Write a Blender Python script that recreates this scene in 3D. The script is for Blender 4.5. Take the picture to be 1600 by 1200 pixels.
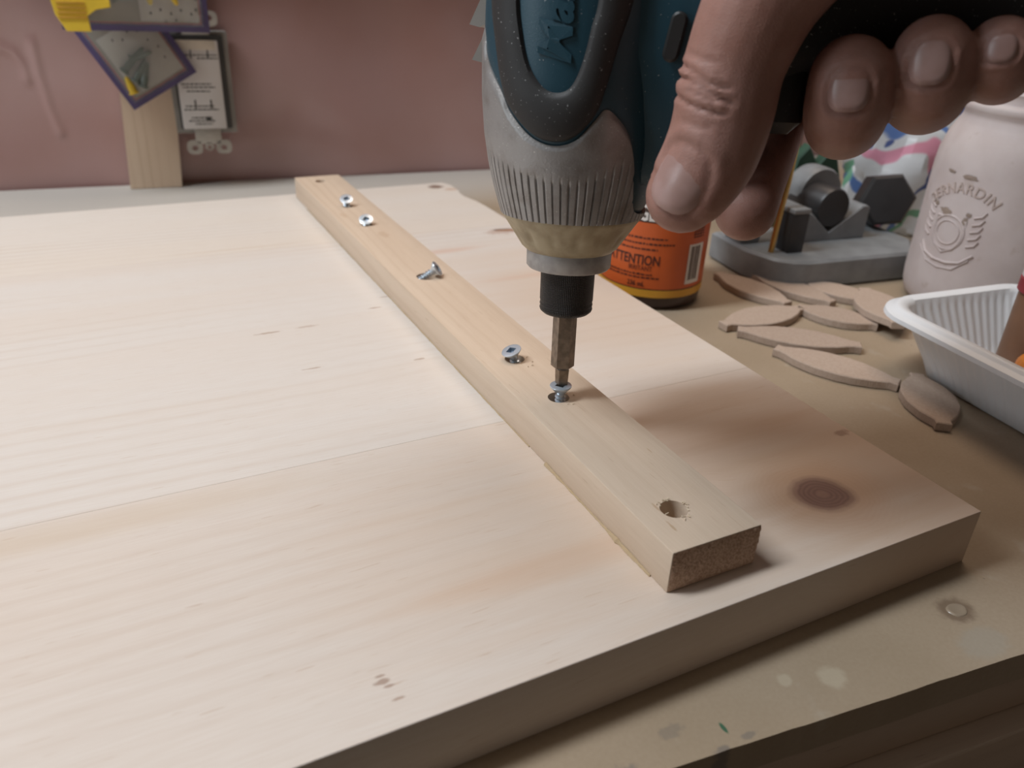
import bpy, bmesh, math, random
import numpy as np
from mathutils import Vector, Matrix

# ------------------------------------------------------------------ clean
for o in list(bpy.data.objects): bpy.data.objects.remove(o)
SC = bpy.context.scene
COL = SC.collection
rnd = random.Random(7)

# ------------------------------------------------------------------ camera
CAM_R = Vector((0.8938, -0.4466, 0.0402)); CAM_F = Vector((0.4119, 0.7823, -0.4672))
CAM_R = (CAM_R - CAM_F * CAM_R.dot(CAM_F) / CAM_F.length_squared).normalized(); CAM_F.normalize()
CAM_U = CAM_R.cross(CAM_F)
cd = bpy.data.cameras.new('camera'); cam = bpy.data.objects.new('camera', cd); COL.objects.link(cam)
cam.matrix_world = Matrix(((CAM_R.x, CAM_U.x, -CAM_F.x, -0.2048), (CAM_R.y, CAM_U.y, -CAM_F.y, -0.1011),
                           (CAM_R.z, CAM_U.z, -CAM_F.z, 0.1495), (0, 0, 0, 1)))
cd.sensor_width = 36; cd.lens = 1243.76 / 1600 * 36; cd.clip_start = 0.005; cd.clip_end = 50
cd.dof.use_dof = True; cd.dof.focus_distance = 0.235; cd.dof.aperture_fstop = 16
SC.camera = cam

# ------------------------------------------------------------------ world and lights
W = bpy.data.worlds.new('world'); SC.world = W; W.use_nodes = True
W.node_tree.nodes['Background'].inputs[0].default_value = (1.0, 0.81, 0.66, 1)
W.node_tree.nodes['Background'].inputs[1].default_value = 0.090
TGT = Vector((-0.09, 0.085, 0.03))
def area_light(name, loc, target, sx, sy, power, color):
    l = bpy.data.lights.new(name, 'AREA'); l.shape = 'RECTANGLE'; l.size = sx; l.size_y = sy; l.energy = power; l.color = color
    o = bpy.data.objects.new(name, l); COL.objects.link(o); o.location = loc
    o.rotation_euler = (Vector(target) - Vector(loc)).to_track_quat('-Z', 'Y').to_euler()
    return o
def tube_light(name, loc, target, along, length, width, power, color):      # fluorescent batten lying along a given direction
    o = area_light(name, loc, target, length, width, power, color)
    z = (Vector(loc) - Vector(target)).normalized(); x = Vector(along); x = (x - z * x.dot(z)).normalized(); y = z.cross(x)
    o.rotation_euler = Matrix(((x.x, y.x, z.x), (x.y, y.y, z.y), (x.z, y.z, z.z))).to_euler(); return o
tube_light('shop_ceiling_tube', (-0.62, 0.285, 0.93), TGT, (0.9939, -0.1104, 0), 0.62, 0.16, 9.6, (0.90, 0.955, 1.0))
area_light('shop_ceiling_lamp', (0.30, 0.42, 1.25), (0.05, 0.15, 0.0), 0.60, 0.60, 5.8, (1.0, 0.80, 0.64))
area_light('side_daylight_fill', (-1.42, 0.164, 0.36), (-0.2, 0.25, 0.03), 0.30, 0.30, 2.6, (0.82, 0.92, 1.0))  # added unseen fill standing in for cool daylight from the left
SC.view_settings.view_transform = 'Standard'; SC.view_settings.look = 'None'
SC.view_settings.exposure = 0.0; SC.view_settings.gamma = 1.0; SC.view_settings.use_curve_mapping = False

# ------------------------------------------------------------------ shader helpers
class NT:
    def __init__(s, name):
        s.m = bpy.data.materials.new(name); s.m.use_nodes = True; s.t = s.m.node_tree; s.n = s.t.nodes
        s.bsdf = s.n['Principled BSDF']; s.out = s.n['Material Output']
    def put(s, sock, v):
        if isinstance(v, bpy.types.NodeSocket): s.t.links.new(v, sock)
        elif isinstance(v, (tuple, list)) and len(v) == 3 and sock.type == 'RGBA': sock.default_value = (*v, 1)
        else: sock.default_value = v
    def math(s, op, a, b=0.0, c=None, clamp=False):
        n = s.n.new('ShaderNodeMath'); n.operation = op; n.use_clamp = clamp
        s.put(n.inputs[0], a); s.put(n.inputs[1], b)
        if c is not None: s.put(n.inputs[2], c)
        return n.outputs[0]
    def coord(s, kind='Object'): return s.n.new('ShaderNodeTexCoord').outputs[kind]
    def sep(s, v):
        n = s.n.new('ShaderNodeSeparateXYZ'); s.put(n.inputs[0], v); return n.outputs
    def comb(s, x, y, z):
        n = s.n.new('ShaderNodeCombineXYZ')
        for i, v in enumerate((x, y, z)): s.put(n.inputs[i], v)
        return n.outputs[0]
    def noise(s, vec, scale=1.0, detail=3, rough=0.5, dist=0.0):
        n = s.n.new('ShaderNodeTexNoise'); s.put(n.inputs['Vector'], vec); s.put(n.inputs['Scale'], scale)
        n.inputs['Detail'].default_value = detail; n.inputs['Roughness'].default_value = rough; n.inputs['Distortion'].default_value = dist
        return n.outputs[0]
    def voro(s, vec, scale, feature='F1', out='Distance'):
        n = s.n.new('ShaderNodeTexVoronoi'); n.feature = feature; s.put(n.inputs['Vector'], vec); n.inputs['Scale'].default_value = scale
        return n.outputs[out]
    def rng(s, v, a, b, c=0.0, d=1.0, smooth=True):
        n = s.n.new('ShaderNodeMapRange'); n.interpolation_type = 'SMOOTHSTEP' if smooth else 'LINEAR'
        for i, q in enumerate((v, a, b, c, d)): s.put(n.inputs[i], q)
        return n.outputs[0]
    def mix(s, f, a, b, mode='MIX'):
        n = s.n.new('ShaderNodeMix'); n.data_type = 'RGBA'; n.blend_type = mode
        s.put(n.inputs[0], f); s.put(n.inputs[6], a); s.put(n.inputs[7], b); return n.outputs[2]
    def bump(s, h, strength=0.3, dist=0.001):
        n = s.n.new('ShaderNodeBump'); n.inputs['Strength'].default_value = strength; n.inputs['Distance'].default_value = dist
        s.put(n.inputs['Height'], h); s.t.links.new(n.outputs[0], s.bsdf.inputs['Normal'])
    def set(s, **k):
        for a, v in k.items(): s.put(s.bsdf.inputs[a.replace('_', ' ')], v)
        return s

def plain(name, col, rough=0.5, metal=0.0, var=0.12, scale=60, bump=0.0, bscale=800, **k):
    s = NT(name); c = s.coord()
    n = s.noise(c, scale, 4)
    f = s.rng(n, 0.3, 0.7)
    dk = tuple(x * (1 - var) for x in col); lt = tuple(min(1, x * (1 + var)) for x in col)
    s.set(Base_Color=s.mix(f, dk, lt), Roughness=rough, Metallic=metal, **k)
    if bump: s.bump(s.noise(c, bscale, 2), bump, 0.0004)
    return s.m

def wood(name, base, dark, pink, axis='X', seed=0.0, ringf=150.0, ring=0.35, knots=(), marks=(), streak=0.5, rough=0.55, spec=0.35):
    """pine: long grain along one axis, growth lines, tonal streaks, pores, knots, small pitch marks and broad tones, some painting light, with fixed places"""
    s = NT(name); o = s.sep(s.coord())
    if axis == 'X': L, A, B = o[0], o[1], o[2]
    elif axis == 'Y': L, A, B = o[1], o[0], o[2]
    else: L, A, B = o[2], o[0], o[1]
    A0 = A
    A = s.math('ADD', A, s.math('MULTIPLY', B, 0.6))
    wob = s.noise(s.comb(s.math('MULTIPLY', L, 5), s.math('MULTIPLY', A, 14), seed), 1.0, 2)
    A = s.math('ADD', A, s.math('MULTIPLY', s.math('SUBTRACT', wob, 0.5), 0.012))
    kcol = None; kd = None
    for (kx, ky, ax, ay) in knots:
        dx = s.math('DIVIDE', s.math('SUBTRACT', L, kx), ax); dy = s.math('DIVIDE', s.math('SUBTRACT', A0, ky), ay)
        d = s.math('SQRT', s.math('ADD', s.math('MULTIPLY', dx, dx), s.math('MULTIPLY', dy, dy)))
        d = s.math('ADD', d, s.math('MULTIPLY', s.math('SUBTRACT', s.noise(s.coord(), 75, 3), 0.5), 0.55))
        bul = s.rng(d, 4.2, 1.0)
        A = s.math('ADD', A, s.math('MULTIPLY', s.math('MULTIPLY', bul, d), s.math('MULTIPLY', 0.0042, 1.0)))
        kd = d
    g = s.math('MULTIPLY', A, ringf)
    g = s.math('ADD', g, seed)
    sn = s.math('SINE', s.math('MULTIPLY', g, 6.2832))
    fr = s.math('POWER', s.math('MULTIPLY', s.math('ADD', sn, 1.0), 0.5), 4.0)
    vis = s.rng(s.noise(s.comb(s.math('MULTIPLY', L, 2.5), s.math('MULTIPLY', A, 22), seed + 3), 1.0, 2), 0.38, 0.68)
    broad = s.rng(s.noise(s.comb(s.math('MULTIPLY', L, 2.2), s.math('MULTIPLY', A, 26), seed + 9), 1.0, 3), 0.36, 0.68)
    fib = s.noise(s.comb(s.math('MULTIPLY', L, 90), s.math('MULTIPLY', A, 2600), seed), 1.0, 3)
    pore = s.rng(s.noise(s.comb(s.math('MULTIPLY', L, 110), s.math('MULTIPLY', A, 1500), seed + 5), 1.0, 1), 0.70, 0.78)
    c = s.mix(s.math('MULTIPLY', broad, streak), base, pink)
    c = s.mix(s.math('MULTIPLY', s.math('MULTIPLY', fr, vis), ring), c, dark)
    c = s.mix(s.math('MULTIPLY', pore, 0.42), c, dark)
    c = s.mix(s.rng(fib, 0.25, 0.75, 0.17, 0.0), c, dark)
    def stain_or_light(c, marks):
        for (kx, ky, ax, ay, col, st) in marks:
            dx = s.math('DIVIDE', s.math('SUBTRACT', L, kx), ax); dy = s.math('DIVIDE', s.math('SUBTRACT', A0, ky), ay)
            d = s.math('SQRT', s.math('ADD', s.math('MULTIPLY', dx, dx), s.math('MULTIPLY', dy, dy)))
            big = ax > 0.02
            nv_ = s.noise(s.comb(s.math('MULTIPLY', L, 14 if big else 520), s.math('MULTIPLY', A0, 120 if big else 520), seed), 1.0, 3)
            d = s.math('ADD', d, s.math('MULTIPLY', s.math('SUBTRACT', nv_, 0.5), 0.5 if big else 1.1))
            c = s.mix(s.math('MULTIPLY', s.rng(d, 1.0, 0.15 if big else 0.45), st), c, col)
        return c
    c = stain_or_light(c, [m_ for m_ in marks if m_[2] > 0.02])
    if kd is not None:
        rings = s.math('MULTIPLY', s.math('ADD', s.math('SINE', s.math('MULTIPLY', kd, 40.0)), 1.0), 0.5)
        halo = s.rng(kd, 2.6, 0.9)
        c = s.mix(s.math('MULTIPLY', halo, 0.42), c, (0.46, 0.24, 0.12))
        c = s.mix(s.math('MULTIPLY', s.rng(kd, 3.6, 1.0), s.math('MULTIPLY', rings, 0.05)), c, (0.30, 0.15, 0.08))
        core = s.rng(kd, 1.12, 0.62)
        cc = s.mix(rings, (0.185, 0.092, 0.068), (0.14, 0.066, 0.051))
        c = s.mix(s.math('MULTIPLY', core, 0.88), c, cc)
        c = s.mix(s.rng(kd, 0.16, 0.05), c, (0.24, 0.13, 0.09))
    c = stain_or_light(c, [m_ for m_ in marks if m_[2] <= 0.02])
    s.set(Base_Color=c, Roughness=s.rng(fib, 0.2, 0.8, rough - 0.06, rough + 0.08), Specular_IOR_Level=spec)
    s.bump(s.math('ADD', fib, s.math('MULTIPLY', fr, -0.25)), 0.12, 0.0003)
    return s.m

# ------------------------------------------------------------------ mesh helpers
class MB:
    def __init__(s): s.v = []; s.f = []; s.M = Matrix.Identity(4)
    def add(s, vs, fs):
        b = len(s.v); s.v += [tuple(s.M @ Vector(v)) for v in vs]; s.f += [tuple(i + b for i in f) for f in fs]; return s
    def box(s, a, b, bev=0.0):
        bm = bmesh.new(); bmesh.ops.create_cube(bm, size=1)
        for v in bm.verts: v.co = Vector([(a[i] + b[i]) / 2 + v.co[i] * (b[i] - a[i]) for i in range(3)])
        if bev: bmesh.ops.bevel(bm, geom=bm.edges[:], offset=bev, segments=2, affect='EDGES', profile=0.5)
        bm.verts.index_update(); s.add([v.co.copy() for v in bm.verts], [[v.index for v in f.verts] for f in bm.faces]); bm.free(); return s
    def prism(s, pts, z0, z1, bev=0.0):
        n = len(pts)
        if not bev:
            return s.add([(x, y, z0) for x, y in pts] + [(x, y, z1) for x, y in pts],
                         [tuple(range(n))[::-1], tuple(range(n, 2 * n))] + [(i, (i + 1) % n, n + (i + 1) % n, n + i) for i in range(n)])
        cx = sum(p[0] for p in pts) / n; cy = sum(p[1] for p in pts) / n
        def ins(d):
            out = []
            for i in range(n):
                p0 = Vector(pts[i - 1]); p = Vector(pts[i]); p1 = Vector(pts[(i + 1) % n])
                e0 = (p - p0).normalized(); e1 = (p1 - p).normalized()
                nn = Vector((-e0.y - e1.y, e0.x + e1.x)); 
                if nn.length < 1e-9: nn = Vector((-e0.y, e0.x))
                nn.normalize(); k = max(0.4, nn.dot(Vector((-e0.y, e0.x)))); q = p + nn * (d / k); out.append((q.x, q.y))
            return out
        area = sum(pts[i][0] * pts[(i + 1) % n][1] - pts[(i + 1) % n][0] * pts[i][1] for i in range(n))
        sg = 1 if area > 0 else -1
        rows = [(ins(sg * bev), z0), (pts, z0 + bev), (pts, z1 - bev), (ins(sg * bev), z1)]
        vs = [(x, y, z) for r, z in rows for x, y in r]
        fs = [tuple(range(n))[::-1], tuple(range(3 * n, 4 * n))]
        for k in range(3): fs += [(k * n + i, k * n + (i + 1) % n, (k + 1) * n + (i + 1) % n, (k + 1) * n + i) for i in range(n)]
        return s.add(vs, fs)
    def lathe(s, prof, n=48, rad=None, close=True):
        """prof: (r, z) rows from bottom to top; rad(theta, r, z) may change the radius"""
        vs = []; fs = []
        for r, z in prof:
            for i in range(n):
                t = 2 * math.pi * i / n; q = rad(t, r, z) if rad else r
                vs.append((q * math.cos(t), q * math.sin(t), z))
        for k in range(len(prof) - 1):
            for i in range(n): fs.append((k * n + i, k * n + (i + 1) % n, (k + 1) * n + (i + 1) % n, (k + 1) * n + i))
        if close: fs.append(tuple(range(n))[::-1]); fs.append(tuple(range((len(prof) - 1) * n, len(prof) * n)))
        return s.add(vs, fs)
    def tube(s, pts, rad, n=12, cap=True):
        pts = [Vector(p) for p in pts]; m = len(pts)
        if not isinstance(rad, (list, tuple)): rad = [rad] * m
        up = None; vs = []; fs = []
        for i, p in enumerate(pts):
            t = (pts[min(i + 1, m - 1)] - pts[max(i - 1, 0)]).normalized()
            if up is None: up = t.orthogonal().normalized()
            up = (up - t * up.dot(t)).normalized(); w = t.cross(up)
            for k in range(n):
                a = 2 * math.pi * k / n; vs.append(p + (up * math.cos(a) + w * math.sin(a)) * rad[i])
        for i in range(m - 1):
            for k in range(n): fs.append((i * n + k, i * n + (k + 1) % n, (i + 1) * n + (k + 1) % n, (i + 1) * n + k))
        if cap: fs.append(tuple(range(n))[::-1]); fs.append(tuple(range((m - 1) * n, m * n)))
        return s.add(vs, fs)
    def grid(s, rows, closed=False):
        """rows of points -> quads"""
        n = len(rows[0]); vs = [p for r in rows for p in r]; fs = []
        for k in range(len(rows) - 1):
            for i in range(n if closed else n - 1): fs.append((k * n + i, k * n + (i + 1) % n, (k + 1) * n + (i + 1) % n, (k + 1) * n + i))
        return s.add(vs, fs)
    def build(s, name, mat, parent=None, smooth=True, angle=35):
        me = bpy.data.meshes.new(name); me.from_pydata(s.v, [], s.f); me.validate(); me.update()
        bm = bmesh.new(); bm.from_mesh(me); bmesh.ops.recalc_face_normals(bm, faces=bm.faces[:]); bm.to_mesh(me); bm.free()
        return link(name, me, mat, parent, smooth, angle)

def link(name, me, mat, parent=None, smooth=True, angle=35):
    if smooth:
        me.polygons.foreach_set('use_smooth', [True] * len(me.polygons)); me.set_sharp_from_angle(angle=math.radians(angle))
    me.materials.clear(); me.materials.append(mat)
    o = bpy.data.objects.new(name, me); COL.objects.link(o)
    if parent: o.parent = parent
    return o
def empty(name, M=None):
    o = bpy.data.objects.new(name, None); COL.objects.link(o); o.empty_display_size = 0.01
    if M is not None: o.matrix_world = M
    return o
def tag(o, label=None, cat=None, group=None, kind=None):
    if label: o['label'] = label
    if cat: o['category'] = cat
    if group: o['group'] = group
    if kind: o['kind'] = kind
    return o
def evaluated(o):
    dg = bpy.context.evaluated_depsgraph_get(); dg.update()
    me = bpy.data.meshes.new_from_object(o.evaluated_get(dg)); return me
def frame(x, y, z, loc):
    x, y, z = Vector(x), Vector(y), Vector(z)
    return Matrix(((x.x, y.x, z.x, loc[0]), (x.y, y.y, z.y, loc[1]), (x.z, y.z, z.z, loc[2]), (0, 0, 0, 1)))
def axis_frame(z, loc, xhint=(1, 0, 0)):
    z = Vector(z).normalized(); x = Vector(xhint); x = (x - z * x.dot(z)).normalized(); return frame(x, z.cross(x), z, loc)
def text_verts(body, size=1.0, shear=0.0, bold=0.0, depth=0.0, align='LEFT', spacing=1.0):
    c = bpy.data.curves.new('t', 'FONT'); c.body = body; c.size = size; c.shear = shear; c.offset = bold; c.extrude = depth
    c.align_x = align; c.space_character = spacing; c.resolution_u = 3
    o = bpy.data.objects.new('t', c); COL.objects.link(o)
    me = evaluated(o); vs = [v.co.copy() for v in me.vertices]; fs = [tuple(p.vertices) for p in me.polygons]
    bpy.data.objects.remove(o); bpy.data.curves.remove(c); bpy.data.meshes.remove(me)
    return vs, fs
def catmull(P, m):
    P = [np.array(p, float) for p in P]; out = []; n = len(P)
    for k in range(m):
        t = k / (m - 1) * (n - 1); i = min(int(t), n - 2); u = t - i
        p0, p1, p2, p3 = P[max(i - 1, 0)], P[i], P[i + 1], P[min(i + 2, n - 1)]
        out.append(0.5 * ((2 * p1) + (-p0 + p2) * u + (2 * p0 - 5 * p1 + 4 * p2 - p3) * u * u + (-p0 + 3 * p1 - 3 * p2 + p3) * u ** 3))
    return out
def rounded(w0, w1, h0, h1, r, k=6):
    out = []
    for cx, cy, a in ((w1 - r, h0 + r, -90), (w1 - r, h1 - r, 0), (w0 + r, h1 - r, 90), (w0 + r, h0 + r, 180)):
        for i in range(k + 1):
            t = math.radians(a + 90 * i / k); out.append((cx + r * math.cos(t), cy + r * math.sin(t)))
    return out

# ------------------------------------------------------------------ setting: wall, bench, floor
BD = Vector((0.9939, -0.1104, 0)); BN = Vector((-0.1104, -0.9939, 0)); W0 = Vector((-0.269, 0.529, 0))   # wall runs along BD, BN points into the room
WALL = frame(BD, -BN, (0, 0, 1), W0)           # wall space: x along the wall, y into the wall, z up

def vinyl():
    s = NT('maroon_vinyl'); c = s.coord()
    n = s.noise(c, 9, 3); f = s.noise(c, 45, 4)
    col = s.mix(s.rng(n, 0.35, 0.65), (0.40, 0.232, 0.210), (0.44, 0.275, 0.26))
    s.set(Base_Color=col, Roughness=0.30, Specular_IOR_Level=0.6, Coat_Weight=0.5, Coat_Roughness=0.16)
    s.bump(f, 0.05, 0.001); return s.m
mb = MB()
def wall_y(u, z):
    y = 0.0022 * math.sin(u * 21 + 0.7 + z * 6) * math.sin(z * 24 + 0.6) + 0.0016 * math.sin(u * 47 + z * 19)
    for pts, h, w in ((((0.018, 0.090), (0.026, 0.086), (0.030, 0.078), (0.0305, 0.070)), 0.0010, 0.0030),
                      (((0.038, 0.092), (0.0378, 0.072), (0.040, 0.052), (0.0432, 0.036)), 0.0010, 0.0030)):
        d = 9
        for a, b in zip(pts[:-1], pts[1:]):
            a = Vector(a); b = Vector(b); p = Vector((u, z)); t = max(0, min(1, (p - a).dot(b - a) / (b - a).length_squared)); d = min(d, (p - a - (b - a) * t).length)
        y -= h * math.exp(-(d / w) ** 2)
    return y + 0.003
us = list(np.arange(-0.45, -0.02, 0.01)) + list(np.arange(-0.02, 0.07, 0.0008)) + list(np.arange(0.07, 1.3, 0.01))
zs = list(np.arange(-0.01, 0.13, 0.0022)) + list(np.arange(0.13, 0.62, 0.03))
mb.grid([[(u, wall_y(u, z), z) for u in us] for z in zs])
mb.box((-0.45, 0.012, -0.05), (1.3, 0.03, 0.6))
w = mb.build('wall_back', vinyl(), angle=60); w.matrix_world = WALL; tag(w, kind='structure')

M_shade_ledge = wood('shade_ledge_wood', (0.30, 0.21, 0.13), (0.14, 0.08, 0.05), (0.26, 0.17, 0.11), seed=31)
t = MB().box((-0.45, -0.030, 0.195), (1.3, 0.006, 0.235), 0.001).build('shade_ledge_1', M_shade_ledge); t.matrix_world = WALL; tag(t, kind='structure')  # unseen ledge added above the view to shade the top of the wall
M_floor = plain('concrete', (0.16, 0.15, 0.14), 0.8, bump=0.3, bscale=90)
tag(MB().box((-3, -3, -0.92), (3, 3, -0.90)).build('floor', M_floor), kind='structure')

def bench_mat():
    s = NT('bench_hardboard'); c = s.coord(); o = s.sep(c)
    n = s.noise(c, 14, 5); f = s.noise(c, 900, 2); m = s.noise(c, 60, 5)
    col = s.mix(s.rng(n, 0.3, 0.7), (0.335, 0.262, 0.182), (0.40, 0.32, 0.235))
    col = s.mix(s.rng(f, 0.25, 0.75, 0.16, 0), col, (0.24, 0.17, 0.11))
    col = s.mix(s.math('MULTIPLY', s.rng(m, 0.60, 0.72), 0.30), col, (0.46, 0.42, 0.36))
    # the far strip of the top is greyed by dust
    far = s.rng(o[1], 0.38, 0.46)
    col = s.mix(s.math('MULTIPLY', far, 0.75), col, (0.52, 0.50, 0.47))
    def spot(x, y, rx, ry, cl, st, sharp=0.5, wob=0.6):
        nonlocal col
        dx = s.math('DIVIDE', s.math('SUBTRACT', o[0], x), rx); dy = s.math('DIVIDE', s.math('SUBTRACT', o[1], y), ry)
        d = s.math('SQRT', s.math('ADD', s.math('MULTIPLY', dx, dx), s.math('MULTIPLY', dy, dy)))
        d = s.math('ADD', d, s.math('MULTIPLY', s.math('SUBTRACT', s.noise(c, 420, 3), 0.5), wob))
        col = s.mix(s.math('MULTIPLY', s.rng(d, 1.0, sharp), st), col, cl)
    spot(-0.0200, -0.0130, 0.0068, 0.0058, (0.155, 0.105, 0.070), 0.75)
    spot(-0.0689, -0.0159, 0.0046, 0.0042, (0.52, 0.46, 0.35), 0.45)
    spot(-0.0802, -0.0116, 0.0025, 0.0024, (0.52, 0.46, 0.35), 0.40)
    spot(-0.0240, -0.0240, 0.0100, 0.0060, (0.34, 0.33, 0.29), 0.35)
    spot(-0.1026, -0.0162, 0.0007, 0.0020, (0.02, 0.11, 0.06), 0.9)
    spot(-0.1065, -0.0205, 0.0030, 0.0012, (0.10, 0.10, 0.11), 0.5, wob=1.2)
    spot(-0.0985, -0.0200, 0.0028, 0.0010, (0.12, 0.12, 0.12), 0.45, wob=1.2)
    spot(-0.1310, -0.0170, 0.0060, 0.0030, (0.12, 0.12, 0.13), 0.45, wob=1.4)
    spot(-0.1140, -0.0120, 0.0040, 0.0020, (0.14, 0.13, 0.12), 0.35, wob=1.4)
    fl = s.rng(s.noise(s.comb(s.math('MULTIPLY', o[0], 330), s.math('MULTIPLY', o[1], 330), 4.0), 1.0, 2), 0.74, 0.80)
    col = s.mix(s.math('MULTIPLY', fl, 0.55), col, (0.13, 0.11, 0.10))
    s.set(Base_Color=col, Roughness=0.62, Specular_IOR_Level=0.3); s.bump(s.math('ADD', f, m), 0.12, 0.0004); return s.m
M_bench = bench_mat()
bench = empty('workbench', frame(BD, -BN, (0, 0, 1), W0 + BN * 0.5287))
tag(bench, 'worn beige hardboard workbench carrying the pine panel and tools', 'workbench')
# bench space: x along the front edge, y from the front edge to the wall, z up.  top kept in world axes for its stains
front = [(-0.55, 0.0), (1.35, 0.0)]
e_pts = []
x = -0.55
while x < 1.0:
    e_pts.append((x, 0.0001 * math.sin(x * 90) + rnd.uniform(-0.0001, 0.0001))); x += 0.004 if -0.05 < x < 0.35 else 0.03
outline = e_pts + [(1.0, 0.5282), (-0.55, 0.5282)]
mb = MB(); mb.M = bench.matrix_world.copy(); mb.prism([tuple(p) for p in outline], -0.010, 0.0, 0.0)
bt = mb.build('bench_top', M_bench, smooth=False); bt.parent = bench; bt.matrix_parent_inverse = bench.matrix_world.inverted()
M_dark = wood('bench_frame_wood', (0.50, 0.39, 0.30), (0.30, 0.22, 0.16), (0.43, 0.33, 0.25), seed=12, ringf=120)
MB().box((-0.54, 0.002, -0.026), (0.99, 0.525, -0.0102), 0.0008).build('core_board', M_dark, bench)
MB().box((-0.54, -0.004, -0.075), (0.99, 0.034, -0.0262), 0.002).build('front_rail', M_dark, bench)
MB().box((-0.54, 0.004, -0.130), (0.99, 0.040, -0.0770), 0.002).build('front_rail', M_dark, bench)
for lx in (-0.50, 0.90):
    for ly in (0.05, 0.46): MB().box((lx, ly, -0.90), (lx + 0.08, ly + 0.06, -0.0265), 0.002).build('leg', M_dark, bench)

M_gluedry = NT('dried_glue').set(Base_Color=(0.40, 0.32, 0.235), Roughness=0.25, Transmission_Weight=0.25, Specular_IOR_Level=0.5).m
def drop(x, y, rx, ry, h, name, label):
    mb = MB(); rows = []
    for r, z in ((0.001, 0.45), (0.55, 0.5), (0.78, 1.0), (0.92, 0.75), (1.0, 0.0)):
        rows.append([(x + rx * r * math.cos(a) * (1 + 0.08 * math.sin(3 * a + 1)), y + ry * r * math.sin(a), h * z) for a in [2 * math.pi * i / 28 for i in range(28)]])
    mb.grid(rows, True); o = mb.build(name, M_gluedry); return tag(o, label, 'glue drop')
drop(-0.0197, -0.0131, 0.0031, 0.0024, 0.0003, 'glue_drop', 'round flattened drop of dried glue on the bench by the panel corner')

# ------------------------------------------------------------------ pine panel of three glued planks
T = 0.018; S1, S2, S3 = 0.0971, 0.2937, 0.3943
panel = empty('edge_glued_pine_sheet', Matrix.Translation((0, 0, 0)))
tag(panel, 'large pale pine panel glued from three wide boards lying on the bench', 'wood panel')
BR = (0.30, 0.17, 0.10)
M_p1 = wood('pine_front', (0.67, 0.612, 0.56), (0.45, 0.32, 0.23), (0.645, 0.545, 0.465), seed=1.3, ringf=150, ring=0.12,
            knots=((-0.0361, 0.0245, 0.0102, 0.0090),), streak=0.40,
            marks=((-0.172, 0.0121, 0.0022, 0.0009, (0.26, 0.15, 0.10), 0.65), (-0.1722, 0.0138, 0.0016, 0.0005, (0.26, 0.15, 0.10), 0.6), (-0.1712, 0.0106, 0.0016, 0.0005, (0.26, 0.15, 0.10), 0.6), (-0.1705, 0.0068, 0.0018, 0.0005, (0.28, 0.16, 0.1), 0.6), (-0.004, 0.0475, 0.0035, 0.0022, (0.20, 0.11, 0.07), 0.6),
                   (-0.030, 0.060, 0.030, 0.012, (0.42, 0.26, 0.18), 0.30), (-0.075, 0.045, 0.13, 0.085, (0.63, 0.46, 0.33), 0.62), (-0.012, 0.030, 0.076, 0.056, (0.42, 0.275, 0.175), 0.80), (-0.26, 0.090, 0.14, 0.010, (0.56, 0.45, 0.34), 0.5), (-0.120, 0.030, 0.050, 0.0075, (0.60, 0.40, 0.27), 0.40)))  # broad peach tones paint warm light near the cleat; brown heartwood and tan band are real
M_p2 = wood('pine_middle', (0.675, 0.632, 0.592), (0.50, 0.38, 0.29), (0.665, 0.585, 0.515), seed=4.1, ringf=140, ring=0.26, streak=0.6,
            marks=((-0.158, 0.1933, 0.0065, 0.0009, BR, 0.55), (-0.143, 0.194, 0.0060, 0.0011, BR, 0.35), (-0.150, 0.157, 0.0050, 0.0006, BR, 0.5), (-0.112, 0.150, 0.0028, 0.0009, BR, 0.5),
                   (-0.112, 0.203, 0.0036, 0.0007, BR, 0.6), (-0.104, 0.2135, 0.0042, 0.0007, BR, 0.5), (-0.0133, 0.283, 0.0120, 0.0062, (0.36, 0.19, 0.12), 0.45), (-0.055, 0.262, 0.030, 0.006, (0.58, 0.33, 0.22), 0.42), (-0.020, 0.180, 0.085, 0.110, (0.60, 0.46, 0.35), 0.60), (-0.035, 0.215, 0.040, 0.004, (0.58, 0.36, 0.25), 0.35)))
M_p3 = wood('pine_far', (0.69, 0.638, 0.585), (0.50, 0.38, 0.29), (0.68, 0.60, 0.52), seed=7.7, ringf=170, ring=0.30, streak=0.5,
            marks=((-0.0115, 0.3855, 0.0070, 0.0055, (0.17, 0.09, 0.06), 0.85), (-0.004, 0.376, 0.0070, 0.0040, (0.48, 0.28, 0.17), 0.5), (-0.150, 0.300, 0.05, 0.0016, (0.55, 0.42, 0.30), 0.35)))
g = 0.00001
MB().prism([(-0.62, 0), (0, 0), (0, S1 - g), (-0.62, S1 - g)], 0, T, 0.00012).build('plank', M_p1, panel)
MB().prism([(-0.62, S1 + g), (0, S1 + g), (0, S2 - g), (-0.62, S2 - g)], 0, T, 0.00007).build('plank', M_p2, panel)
MB().prism([(-0.62, S2 + g), (0, S2 + g), (0, 0.332), (-0.0008, 0.345), (-0.0035, 0.358), (-0.0030, 0.366), (-0.0012, 0.372), (-0.0006, 0.386), (-0.0035, S3), (-0.62, S3)], 0, T, 0.0001).build('plank', M_p3, panel)
M_bark = plain('bark', (0.085, 0.045, 0.03), 0.9, var=0.4, bump=0.8)
def slit(pts, z, mat, parent, name):
    mb = MB(); n = len(pts); cx = sum(p[0] for p in pts) / n; cy = sum(p[1] for p in pts) / n
    mb.add([(x, y, z) for x, y in pts] + [(cx + (x - cx) * .8, cy + (y - cy) * .8, z + 0.00025) for x, y in pts], [tuple(range(n, 2 * n))] + [(i, (i + 1) % n, n + (i + 1) % n, n + i) for i in range(n)])
    return mb.build(name, mat, parent)
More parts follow.
